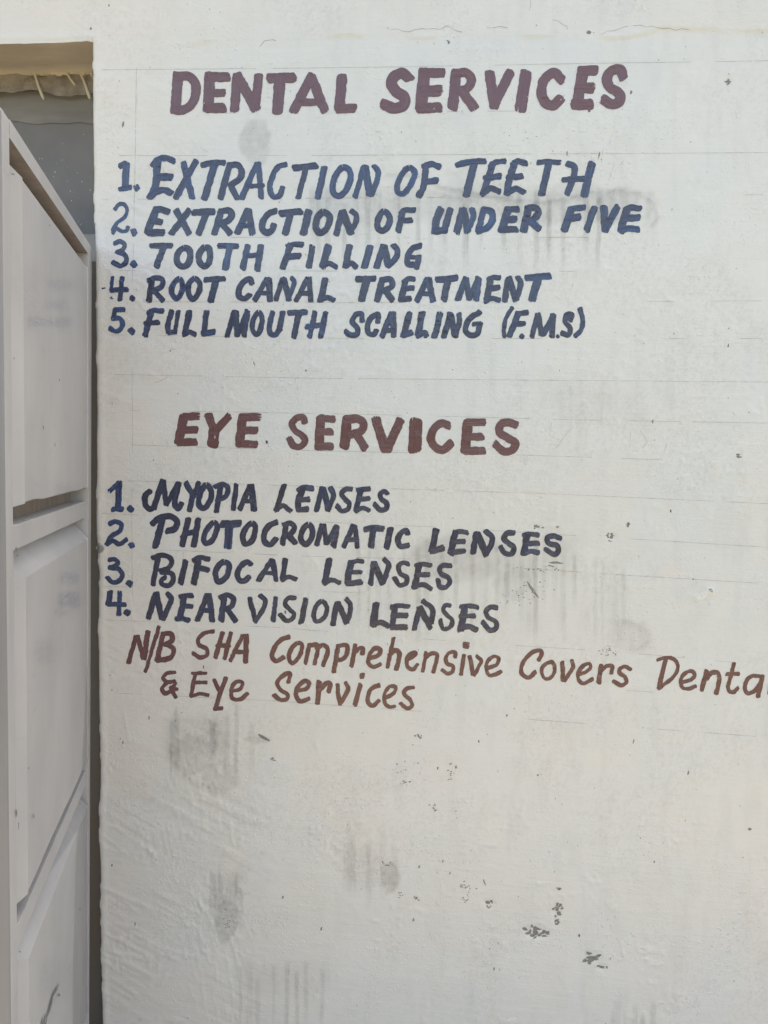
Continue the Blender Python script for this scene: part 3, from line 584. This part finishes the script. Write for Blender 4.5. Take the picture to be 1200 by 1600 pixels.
for m in (M_WALL, M_CHIP, M_RUST, M_PENCIL, M_CRACK, plain('fresh_white_flake', (0.84, 0.84, 0.83), 0.5, 0.05, bump=0)): me.materials.append(m)
me.update(calc_edges=True); me.validate()
wall = bpy.data.objects.new('painted_wall', me); COL.objects.link(wall)
tag(wall, 'whitewashed plaster wall hand-lettered with dental and eye services, stained and chipped', 'wall', kind='thing')

# doorway: lintel underside, rough cement strip, grey rendered infill, steel head
def strip_mesh(name, x0, x1, z0, z1, y, mat, amp, seed, step=0.008, parent=wall, sag=0.0, kx=22):
    X = np.arange(x0, x1 + step / 2, step); Zv = np.linspace(z0, z1, max(3, int((z1 - z0) / step) + 1))
    A, B = np.meshgrid(X, Zv); f = (B - z0) / (z1 - z0)
    Y = y - amp * (fbm(A * 60, B * 60, seed, 4) - .5) * 2
    wob = (fbm(A * kx, A * 0 + seed, seed + 4, 4) - .5) * sag
    B = B + (1 - f) * wob
    v = np.stack([A, Y, B], -1).reshape(-1, 3); nx, nz = len(X), len(Zv)
    fs = [(j * nx + i, j * nx + i + 1, (j + 1) * nx + i + 1, (j + 1) * nx + i) for j in range(nz - 1) for i in range(nx - 1)]
    return mesh_obj(name, v, fs, mat, parent, True)
def soffit_material():
    m = Mat('dusty_tan_paint', 0.7)
    f = m.ramp(m.noise(14, (0.35, 1, 1), 5), 0.3, 0.7)
    c = m.mix(f, (0.53, 0.47, 0.40), (0.40, 0.35, 0.29))
    sx = m.n('ShaderNodeSeparateXYZ'); tc = m.n('ShaderNodeTexCoord'); m.l(tc.outputs['Object'], sx.inputs[0])
    y = m.add(sx.outputs[1], m.add(m.noise(26, (0.3, 1, 1), 4), 0.05, 'MULTIPLY'))
    c = m.mix(m.ramp(y, 0.118, 0.145), c, (0.66, 0.59, 0.46))          # a band of cream paint at the back edge
    spot = m.ramp(m.noise(45, (0.6, 1, 1), 4), 0.68, 0.78)
    c = m.mix(m.add(spot, 0.6, 'MULTIPLY'), c, (0.30, 0.25, 0.19))
    m.l(c, m.b.inputs['Base Color']); m.bump(m.noise(50, (0.5, 1, 1), 6), 0.9, 0.002)
    return m.m
M_SOFFIT = soffit_material()
M_CEMENT = plain('rough_cement', (0.36, 0.335, 0.31), 0.95, 0.22, 34, (1, 1, 1), 0.9, 0.003, (0.22, 0.20, 0.185))
M_GREYWALL = plain('grey_gloss_paint', (0.205, 0.20, 0.205), 0.5, 0.10, 12, (1, 1, 1), 0.25, 0.0006)
M_GREYTOP = plain('grey_splashed_paint', (0.275, 0.27, 0.265), 0.6, 0.16, 20, (0.4, 1, 1.6), 0.4, 0.0008)
M_CREAM = plain('cream_paint_run', (0.66, 0.60, 0.50), 0.5, 0.08, 60)
# lintel underside: a sheet from the worn lower edge of the wall back to the infill
sv_, sf_ = [], []
cols = list(range(0, ie + 1, 2)); rows = 9
for i in cols:
    p = verts[je * NX + i]
    for r in range(rows):
        t = r / (rows - 1)
        sv_.append((p[0], p[1] + (DEPTH - p[1]) * t, p[2] * (1 - t) + (ZL - 0.004) * t + 0.003 * (vnoise(np.array([p[0] * 30]), np.array([t * 5]), 5)[0] - .5)))
for i in range(len(cols) - 1):
    for r in range(rows - 1): sf_.append((i * rows + r, i * rows + r + 1, (i + 1) * rows + r + 1, (i + 1) * rows + r))
n0 = len(sv_); sv_ += [(XJ, 0, ZL), (GX0, 0, ZL), (GX0, DEPTH, ZL), (XJ, DEPTH, ZL)]; sf_.append((n0, n0 + 3, n0 + 2, n0 + 1))
mesh_obj('lintel_soffit', sv_, sf_, M_SOFFIT, wall, True)
strip_mesh('cement_strip', XJ, XE + 0.01, 2.243, 2.292, DEPTH - 0.018, M_CEMENT, 0.009, 3, sag=0.026, kx=14)
mesh_strip2 = strip_mesh('splashed_band', XJ, XE + 0.01, 2.192, 2.256, DEPTH - 0.0022, M_GREYTOP, 0.0006, 5, sag=0.03, kx=7)
inf = strip_mesh('grey_infill', XJ, XE + 0.01, 1.862, 2.235, DEPTH, M_GREYWALL, 0.0006, 7, step=0.012)
M_FRAME = plain('brown_grey_frame_paint', (0.095, 0.09, 0.085), 0.6, 0.15, 5, (1, 1, 0.4), 0.3, 0.001, (0.10, 0.075, 0.055))
M_HEAD = plain('grey_frame_paint', (0.30, 0.295, 0.29), 0.5, 0.12, 20)
def wbox(name, x0, x1, y0, y1, z0, z1, mat, parent=wall, bev=0.002):
    V = [(x, y, z) for z in (z0, z1) for y in (y0, y1) for x in (x0, x1)]
    F = [(0, 2, 3, 1), (4, 5, 7, 6), (0, 1, 5, 4), (1, 3, 7, 5), (3, 2, 6, 7), (2, 0, 4, 6)]
    o = mesh_obj(name, V, F, mat, parent); bm_ = o.modifiers.new('soft_edges', 'BEVEL'); bm_.width = bev; bm_.segments = 2
    return o
wbox('frame_post', XE - 0.085, XE + 0.012, 0.060, DEPTH - 0.002, G0, 1.858, M_FRAME)
wbox('frame_post', XJ, XJ + 0.07, 0.060, DEPTH - 0.002, G0, 1.858, M_FRAME)
wbox('frame_head', XJ, XE + 0.012, 0.060, DEPTH - 0.003, 1.8585, 1.918, M_HEAD)
def on_y(qx, qy, y):
    d = ray(qx, qy); t = (y - EYE[1]) / d[1]; return EYE + t * d
def ribbon(name, pts, w, y, mat, parent, thick=0.0015):
    """a run of paint: rounded ridge with a bead at its foot"""
    P = [on_y(*p, y) for p in pts]; V, Fc = [], []
    n = len(P)
    for k, p in enumerate(P):
        hw = w * (1.0 if k < n - 1 else 0.5) * (1.25 if k == n - 2 else 1)
        for t in range(5):
            a = math.pi * t / 4; V.append((p[0] - hw / 2 * math.cos(a), y - thick * math.sin(a), p[2]))
    for k in range(n - 1):
        for t in range(4): Fc.append((k * 5 + t, k * 5 + t + 1, k * 5 + t + 6, k * 5 + t + 5))
    return V, Fc
rv, rf = [], []
def addrun(pts, w, y, thick=0.0015):
    global rv, rf
    V, Fc = ribbon('', pts, w, y, None, None, thick); mesh_obj('paint_run', V, Fc, M_CREAM, wall, True)
yc = DEPTH - 0.025
addrun([(52, 110), (55, 118), (60, 135), (66, 150), (68, 156)], 0.0058, yc); addrun([(104, 113), (109, 122), (115, 130), (117, 134)], 0.0058, yc)
addrun([(125, 114), (131, 126), (136, 141), (139, 150), (140, 155)], 0.0062, yc); addrun([(141, 112), (144, 118), (147, 125)], 0.005, yc); addrun([(65, 110), (65, 114), (65, 117)], 0.006, yc)
for (qx, qy, w) in ((82, 114, .012), (92, 116, .016), (101, 113, .012), (112, 113, .010), (128, 115, .012), (60, 111, .008)): addrun([(qx, qy - 3), (qx, qy), (qx + .5, qy + 3)], w, yc, 0.001)
rng = random.Random(5); V, Fc = [], []
spots = [(134, 184), (131, 210), (62, 248), (66, 248), (97, 250), (88, 255), (105, 261), (86, 269), (121, 270), (84, 276), (106, 283), (128, 284), (110, 299), (116, 300), (125, 309), (126, 351), (140, 277), (70, 271)] + \
        [(rng.uniform(55, 146), rng.uniform(180, 360)) for k in range(8)]
for (qx, qy) in spots:
    p = on_y(qx, qy, DEPTH - 0.0022); r = rng.uniform(0.0005, 0.0013); o = len(V); r2 = r * rng.uniform(1, 2)
    V += [(p[0] + r * math.cos(t * math.pi / 3), p[1], p[2] + r2 * math.sin(t * math.pi / 3)) for t in range(6)]; Fc.append(tuple(range(o, o + 6))[::-1])
tag(mesh_obj('paint_splash', V, Fc, M_CREAM, inf), kind='stuff')

# ------------------------------------------------------------------ brush lettering
def catmull(P, closed, step):
    P = np.array(P, float); n = len(P)
    if n == 2:
        k = max(2, int(np.hypot(*(P[1] - P[0])) / step) + 1); t = np.linspace(0, 1, k)[:, None]
        return P[0] * (1 - t) + P[1] * t
    out = []
    segs = n if closed else n - 1
    for i in range(segs):
        if closed: p0, p1, p2, p3 = P[(i - 1) % n], P[i], P[(i + 1) % n], P[(i + 2) % n]
        else:
            p1, p2 = P[i], P[i + 1]; p0 = P[i - 1] if i else 2 * p1 - p2; p3 = P[i + 2] if i + 2 < n else 2 * p2 - p1
        d1 = max(np.hypot(*(p2 - p1)), 1e-6); d0 = max(np.hypot(*(p1 - p0)), 1e-6); d2 = max(np.hypot(*(p3 - p2)), 1e-6)
        m1 = ((p1 - p0) / d0 * d1 + (p2 - p1)) / 2; m2 = ((p2 - p1) + (p3 - p2) / d2 * d1) / 2
        k = max(2, int(d1 / step)); t = (np.arange(k) / k)[:, None]
        out.append((2 * t**3 - 3 * t**2 + 1) * p1 + (t**3 - 2 * t**2 + t) * m1 + (-2 * t**3 + 3 * t**2) * p2 + (t**3 - t**2) * m2)
    out.append((P[0] if closed else P[-1])[None])
    return np.concatenate(out)

PROF = np.array([-1.0, -0.5, 0.0, 0.5, 1.0])
class Ink:
    def __init__(self): self.v, self.f, self.uv, self.ink, self.dry, self.n, self.k = [], [], [], [], [], 0, 0
    def stroke(self, pts, w, closed, ink, seed):
        rs = np.random.RandomState(seed)
        C = catmull(pts, closed, 1.3)
        if not closed:                          # rounded, slightly ragged brush ends
            d0 = C[0] - C[1]; d0 /= np.hypot(*d0) or 1; d1 = C[-1] - C[-2]; d1 /= np.hypot(*d1) or 1
            e = 0.44 * w; m = max(3, int(e / 0.9))
            t = (np.arange(m, 0, -1) / m)[:, None]
            C = np.concatenate([C[0] + d0 * e * t, C, C[-1] + d1 * e * t[::-1]])
        n = len(C)
        seg = np.hypot(*np.diff(C, axis=0).T); s = np.concatenate([[0], np.cumsum(seg)]); L = s[-1]
        T = np.gradient(C, axis=0); T /= np.maximum(np.hypot(T[:, 0], T[:, 1]), 1e-6)[:, None]
        N = np.stack([-T[:, 1], T[:, 0]], 1)
        off = rs.uniform(0, 500)
        el = (fbm(s / 7 + off, s * 0, 3, 3) - .5) * 2 + (vnoise(s / 2.4 + off, s * 0, 13) - .5) * .5; er = (fbm(s / 7 + off, s * 0 + 9, 4, 3) - .5) * 2 + (vnoise(s / 2.4 + off, s * 0 + 4, 14) - .5) * .5
        wl = w / 2 * (1 + 0.05 * (vnoise(s / 22 + off, s * 0, 6) - .5)) + el * 0.95
        wr = w / 2 * (1 + 0.05 * (vnoise(s / 22 + off, s * 0 + 5, 7) - .5)) + er * 0.95
        if not closed:
            e = 0.44 * w; pw = rs.uniform(2.6, 4.2)
            q = np.clip(np.maximum((e - s) / e, (e - (L - s)) / e), 0, 1); k = np.maximum(1 - q ** pw, 0) ** (1 / pw)
            k = np.maximum(k, 0.10); wl = wl * k; wr = wr * k
            endd = np.minimum(s, L - s)
        else: endd = s * 0 + 99
        dry = 0.26 * np.exp(-endd / (0.35 * w)) * rs.uniform(0.0, 1.25) + rs.uniform(0, .04)
        pos = np.where(PROF[None, :] < 0, wl[:, None], wr[:, None]) * PROF[None, :]
        Q = C[:, None, :] + N[:, None, :] * pos[..., None]
        if not closed:                          # the flat brush lifts off at a slant, with a ragged tip
            q0 = np.clip((1.5 * e - s) / (1.5 * e), 0, 1); q1 = np.clip((1.5 * e - (L - s)) / (1.5 * e), 0, 1)
            rag0, rag1 = rs.uniform(-1, 1, (2, 5)) * 0.07 * w
            sh = (q0 * rs.uniform(-.32, .32) + q1 * rs.uniform(-.32, .32))[:, None] * pos + q0[:, None] * rag0 + q1[:, None] * rag1
            Q = Q + T[:, None, :] * sh[..., None]
        d = np.stack([Q[..., 0] - 600, Q[..., 1] - 800, np.full(Q.shape[:2], FPX)], -1) @ ROT.T
        t = -EYE[1] / d[..., 1]; X = EYE[0] + t * d[..., 0]; Z = EYE[2] + t * d[..., 2]
        lift = 0.0005 + self.k * 3e-6 + (s / max(L, 1) * 2e-6)[:, None]
        Y = -sample_h(X, Z) - lift
        self.v.append(np.stack([X, Y, Z], -1).reshape(-1, 3))
        a = (np.arange(n - 1)[:, None] * 5 + np.arange(4)[None]).ravel() + self.n
        self.f.append(np.stack([a, a + 5, a + 6, a + 1], -1))
        u = np.broadcast_to((s * 0.0013 + off)[:, None], X.shape); vv = pos * 0.0013 + off
        self.uv.append(np.stack([u, vv], -1).reshape(-1, 2))
        self.ink.append(np.full(X.size, ink)); self.dry.append(np.broadcast_to(dry[:, None], X.shape).ravel())
        self.n += X.size; self.k += 1
    def build(self, name, mat, parent):
        v = np.concatenate(self.v); f = np.concatenate(self.f); uv = np.concatenate(self.uv)
        me = bpy.data.meshes.new(name); me.from_pydata(v.tolist(), [], f.tolist()); me.materials.append(mat)
        l = me.uv_layers.new(name='stroke'); idx = np.zeros(len(me.loops), np.int32); me.loops.foreach_get('vertex_index', idx)
        l.data.foreach_set('uv', uv[idx].astype(np.float32).ravel())
        for nm, arr in (('ink', self.ink), ('dry', self.dry)):
            A = me.attributes.new(nm, 'FLOAT', 'POINT'); A.data.foreach_set('value', np.concatenate(arr).astype(np.float32))
        o = bpy.data.objects.new(name, me); COL.objects.link(o); o.parent = parent
        return o
sid = 0
from mathutils import Vector as V3
for (name, label, ink, blocks), gaps in zip(LINES, BREAKS):
    words, num = [Ink() for g_ in range(len(gaps) + 1)], Ink()
    rng = random.Random(label)
    level = 0.2
    for (ox, oy, sc, txt) in blocks:
        for st in txt.replace('\n', '/').split('/'):
            if not st.strip(): continue
            w, p = st.split(':'); closed = p.startswith('~'); p = p.lstrip('~')
            pre = w[0] if w[0] in 'NV' else ''
            pts = [tuple(float(c) for c in q.split(',')) for q in p.split()]
            pts = [(ox + a / sc, oy + b / sc) for a, b in pts]
            wd = float(w.lstrip('NV')) / sc
            sid += 1
            level = 0.55 * level + 0.45 * rng.random() ** 2.2
            iv = {'r': 0.2, 'm': 0.03, 'b': 0.12 + 0.75 * level, 'd': 0.02 + 0.42 * level}[ink]
            if pre == 'N': iv = 0.55 + 0.4 * rng.random()
            if pre == 'V': iv = 0.7
            (num if pre == 'N' else words[sum(sum(q[0] for q in pts) / len(pts) > g_ for g_ in gaps)]).stroke(pts, wd, closed, iv, sid)
    mat = M_RED if ink in 'rm' else M_BLUE
    o = empty(name, (0, 0, 0)); o.parent = wall; o['label'] = label
    for k_, wd_ in enumerate(words):
        text = label.split('reading ')[1].split(' ')[k_]
        wo = wd_.build('painted_word', mat, o); wo['label'] = 'the word ' + text if text[0].isalpha() else 'the sign ' + text
    if num.n: num.build('numeral', mat, o)

# ------------------------------------------------------------------ the grey sheet-steel door standing open beside the lettering
HX, HY = -0.804, -0.004
DV = ray(350, 690); DV[2] = 0; DV /= np.linalg.norm(DV)
DU = -DV                                          # along the leaf, from the hinges towards the camera
DN = np.array([DV[1], -DV[0], 0.0])               # out of the visible face
def dp(s, n, z):
    return (HX + DU[0] * s + DN[0] * n, HY + DU[1] * s + DN[1] * n, z + 0.030 * s)
def door_paint():
    m = Mat('grey_white_door_paint', 0.42)
    c0, c1 = (0.53, 0.52, 0.515), (0.44, 0.43, 0.43)
    f = m.ramp(m.noise(7, (1, 1, 0.5), 5), 0.3, 0.7)
    st = m.ramp(m.noise(24, (1, 1, 0.08), 4), 0.4, 0.8)
    c = m.mix(f, c0, c1); c = m.mix(m.add(st, 0.35, 'MULTIPLY'), c, (0.45, 0.45, 0.49))
    sm_ = m.ramp(m.noise(11, (1, 1, 3.2), 5, 0.7), 0.60, 0.74)
    c = m.mix(m.add(sm_, 0.35, 'MULTIPLY'), c, (0.30, 0.30, 0.34))
    sf = m.attr('smear').outputs['Fac']; sn = m.ramp(m.noise(60, (0.5, 0.5, 6), 5, 0.7), 0.35, 0.65)
    c = m.mix(m.add(sf, sn, 'MULTIPLY'), c, (0.27, 0.275, 0.33))
    uf = m.attr('side_shade').outputs['Fac']; un = m.ramp(m.noise(60, (1, 1, 0.1), 4, 0.65), 0.2, 0.6, 0.55, 1.0)
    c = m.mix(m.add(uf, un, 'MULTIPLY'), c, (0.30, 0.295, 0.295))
    m.l(c, m.b.inputs['Base Color'])
    m.bump(m.add(m.noise(26, (1, 1, 0.3), 5), m.add(m.noise(5, (1, 1, 1), 3), 2.0, 'MULTIPLY')), 0.35, 0.003)
    return m.m
M_DOOR = door_paint()
M_SIDE_SHADE = plain('side_shade_grey', (0.30, 0.30, 0.31), 0.5, 0.15, 40, (1, 1, .2))
M_SMEAR = plain('bluish_smear', (0.345, 0.35, 0.39), 0.5, 0.2, 60, (1, 1, 4))
M_RECESS_SHADE = plain('brown_recess_shade', (0.35, 0.285, 0.24), 0.8, 0.15, 30, (1, 1, 0.5), 0.3, 0.0008)  # brown stands for the shade in the recess and under the top rail
M_DARKDIRT = plain('black_grime', (0.24, 0.24, 0.245), 0.8, 0.2, 60)
door = empty('steel_door', (HX, HY, 0.0))
tag(door, 'open grey steel door with raised panels and crossbars, left of the lettered wall', 'door', kind='thing')
INV = Matrix.Translation((-HX, -HY, 0))
def dmesh(name, V, Fc, mat=None, bevel=0.0015, parent=None, smooth=False):
    base_ = (HX, HY, 0)
    o = mesh_obj(name, [(v[0] - base_[0], v[1] - base_[1], v[2]) for v in V], Fc, mat or M_DOOR, parent or door, smooth)
    if bevel:
        b = o.modifiers.new('soft_edges', 'BEVEL'); b.width = bevel; b.segments = 3; b.limit_method = 'ANGLE'
    return o
def dbox(s0, s1, n0, n1, z0, z1, s0b=None):
    sb = s0 if s0b is None else s0b
    P = [(sb, n0, z0), (s1, n0, z0), (s1, n1, z0), (sb, n1, z0), (s0, n0, z1), (s1, n0, z1), (s1, n1, z1), (s0, n1, z1)]
    return [dp(*p) for p in P], [(0, 1, 2, 3), (7, 6, 5, 4), (0, 4, 5, 1), (1, 5, 6, 2), (2, 6, 7, 3), (3, 7, 4, 0)]
S0, S1, SN0, SN1 = -0.016, 0.668, 0.032, 0.628     # leaf ends, panel opening
DB = 0.05                                           # leaf thickness
ZT = 1.878
def stile(s0, s1, s0b=None): return dbox(s0, s1, -DB, 0.0, G0 + 0.03, ZT, s0b)
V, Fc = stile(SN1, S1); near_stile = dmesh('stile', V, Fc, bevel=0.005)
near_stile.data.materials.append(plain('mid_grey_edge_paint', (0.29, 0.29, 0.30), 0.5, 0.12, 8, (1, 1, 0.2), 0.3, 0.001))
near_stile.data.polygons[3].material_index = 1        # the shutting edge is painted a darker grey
V, Fc = stile(S0, SN0 - 0.0005, S0 + 0.046); dmesh('stile', V, Fc, bevel=0.003)
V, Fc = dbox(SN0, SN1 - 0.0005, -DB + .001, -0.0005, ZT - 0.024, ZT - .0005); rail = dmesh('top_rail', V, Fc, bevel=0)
rail.data.materials.append(M_RECESS_SHADE)
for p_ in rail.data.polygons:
    if p_.index == 0: p_.material_index = 1           # shade under the rail, painted on as brown
V, Fc = dbox(SN0, SN1 - 0.0005, -DB + .001, -0.0005, G0 + 0.0305, G0 + 0.09); dmesh('bottom_rail', V, Fc, bevel=0.002)
V, Fc = dbox(SN0, SN1 - 0.0005, -0.041, -0.036, G0 + 0.0905, ZT - 0.025); dmesh('back_sheet', V, Fc, M_RECESS_SHADE, bevel=0)
def panel(z0, z1):
    """raised sheet: sloping head and near side, sharp foot"""
    N0, N1 = -0.0355, -0.001
    nS, nZ = 64, max(8, int((z1 - z0) * 170))
    V, Fc = [], []
    s_a, s_b, s_c, s_d = SN0 + 0.0015, SN0 + 0.006, 0.568, SN1 - 0.0015
    z_t = z1 - (0.030 if z1 > 1.5 else 0.042)
    def add(*q): o = len(V); V.extend(dp(*p) for p in q); Fc.append(tuple(range(o, o + len(q))))
    G = []
    for j in range(nZ + 1):
        row = []
        for i in range(nS + 1):
            s = s_b + (s_c - s_b) * i / nS; z = z0 + (z_t - z0) * j / nZ
            u, w = i / nS, j / nZ
            pil = 4 * u * (1 - u) * 4 * w * (1 - w)
            n = N1 + 0.0022 * pil * (float(fbm(np.array([s * 6 + z0 * 9]), np.array([z * 6]), 3, 2)[0]) - .5) * 2
            zz = z
            if j == 0: zz += 0.006 * (float(vnoise(np.array([s * 14]), np.array([z0 * 7]), 8)[0]) - .5)
            V.append(dp(s, n, zz)); row.append(len(V) - 1)
        G.append(row)
    for j in range(nZ):
        for i in range(nS): Fc.append((G[j][i], G[j][i + 1], G[j + 1][i + 1], G[j + 1][i]))
    def addi(p, *idx): V.append(dp(*p)); return len(V) - 1
    bl, br, tl, tr = addi((s_a, N0, z0)), addi((s_d, N0, z0 - 0.012)), addi((s_a, N0, z1)), addi((s_d, N0, z1))
    Fc.append(tuple([bl] + G[0] + [br])[::-1][::-1] if False else tuple([br] + G[0][::-1] + [bl]))
    Fc.append(tuple([tl] + G[nZ] + [tr]))
    Fc.append(tuple([bl] + [G[j][0] for j in range(nZ + 1)] + [tl])[::-1])
    Fc.append(tuple([br] + [G[j][nS] for j in range(nZ + 1)] + [tr]))
    o = dmesh('panel', V, Fc, bevel=0.002)
    q = (np.array(V) - EYE) @ ROT; qx = 600 + FPX * q[:, 0] / q[:, 2]; qy = 800 + FPX * q[:, 1] / q[:, 2]
    def sb(x0, x1, y0, y1, e): return soft_box(qx, qy, x0, x1, y0, y1, e)
    wob = 6 * (fbm(qx / 12, qy / 12, 5) - .5)
    smear = 0.55 * soft_box(qx + wob, qy + wob, 75, 112, 438, 452, 5) + 0.6 * soft_box(qx + wob, qy + wob, 70, 106, 470, 484, 5) + 0.8 * soft_box(qx + wob, qy + wob, 45, 112, 497, 510, 5)
    smear += 0.8 * soft_box(qx + wob, qy, 95, 122, 895, 912, 5) + 1.0 * soft_box(qx + wob, qy + wob, 92, 124, 926, 948, 5) + 0.6 * soft_box(qx + wob, qy, 85, 106, 952, 962, 5)
    smear += 0.45 * soft_box(qx + wob, qy, 55, 84, 1000, 1036, 8) + 0.4 * soft_box(qx + wob, qy, 85, 112, 755, 775, 6) + 0.25 * soft_box(qx + wob, qy, 35, 62, 418, 520, 8)
    smear += 0.3 * soft_box(qx + wob, qy, 60, 120, 1500, 1560, 14)
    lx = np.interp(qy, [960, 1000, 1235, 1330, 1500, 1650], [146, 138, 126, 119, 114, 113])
    side_shade = 0.75 * sstep(-1.2, 1.2, qx - lx + 1.5 * (fbm(qy / 9, qy * 0, 9) - .5)) * sstep(960, 1010, qy) * (1 - 0.0 * qx)  # shade down the hinge side of the lower panels, painted in darker grey
    for nm, arr in (('smear', smear), ('side_shade', side_shade)):
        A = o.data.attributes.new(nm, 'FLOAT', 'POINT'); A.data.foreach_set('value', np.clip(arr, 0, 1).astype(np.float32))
    return o
PITCH = 0.602
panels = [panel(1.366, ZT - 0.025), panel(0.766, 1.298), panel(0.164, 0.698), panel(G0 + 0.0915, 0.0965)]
for zb in (1.300, 0.700):
    V, Fc = dbox(SN0 + .001, SN1 - .001, -0.0358, -0.006, zb + .0015, zb + 0.037); dmesh('crossbar', V, Fc, bevel=0.0015)
V, Fc = dbox(SN0 + .001, SN1 - .001, -0.0358, -0.006, 0.0985, 0.1345); dmesh('crossbar', V, Fc, bevel=0.0015)

def on_door(qx, qy, n):
    d = ray(qx, qy); h = np.array([HX, HY, 0]) + DN * n; t = DN.dot(h - EYE) / DN.dot(d); return EYE + t * d
def door_marks(name, polys, mat, parent):
    for P in polys: dmesh(name, [on_door(x, y, 0.0016) for x, y in P], [tuple(range(len(P)))], mat, 0, parent)
door_marks('grime_streak', [[(93, 1535), (90, 1546), (84, 1556), (80, 1572), (78, 1572), (83, 1553), (89, 1543)], [(84, 1560), (79, 1578), (74, 1590), (72, 1602), (70, 1602), (73, 1588), (78, 1574)], [(92, 1552), (94, 1553), (93, 1557), (91, 1556)],
    [(71, 1582), (69, 1596), (67, 1604), (66, 1600), (69, 1588)], [(53, 1270), (54, 1276), (53, 1280), (52, 1275)]], M_DARKDIRT, panels[2])
rng = random.Random(12)
for (cx, cy, w_, h_) in ((25, 858, 5, 8), (27, 868, 3, 5), (22, 560, 2, 5), (68, 668, 1.5, 9), (86, 695, 1.5, 8), (93, 594, 2, 4), (26, 1270, 2, 18), (29, 1290, 1.5, 14), (45, 1200, 2, 5), (78, 352, 3, 4), (20, 272, 7, 3), (31, 1487, 3, 4), (125, 1420, 1.5, 7), (36, 812, 3, 3)):
    P = []
    for k in range(8):
        t = 2 * math.pi * k / 8; r = rng.uniform(.55, 1.1); P.append((cx + r * w_ / 2 * math.cos(t), cy + r * h_ / 2 * math.sin(t)))
    dmesh('paint_chip', [on_door(x, y, 0.0016) for x, y in P], [tuple(range(8))[::-1]], M_DARKDIRT, 0, door)
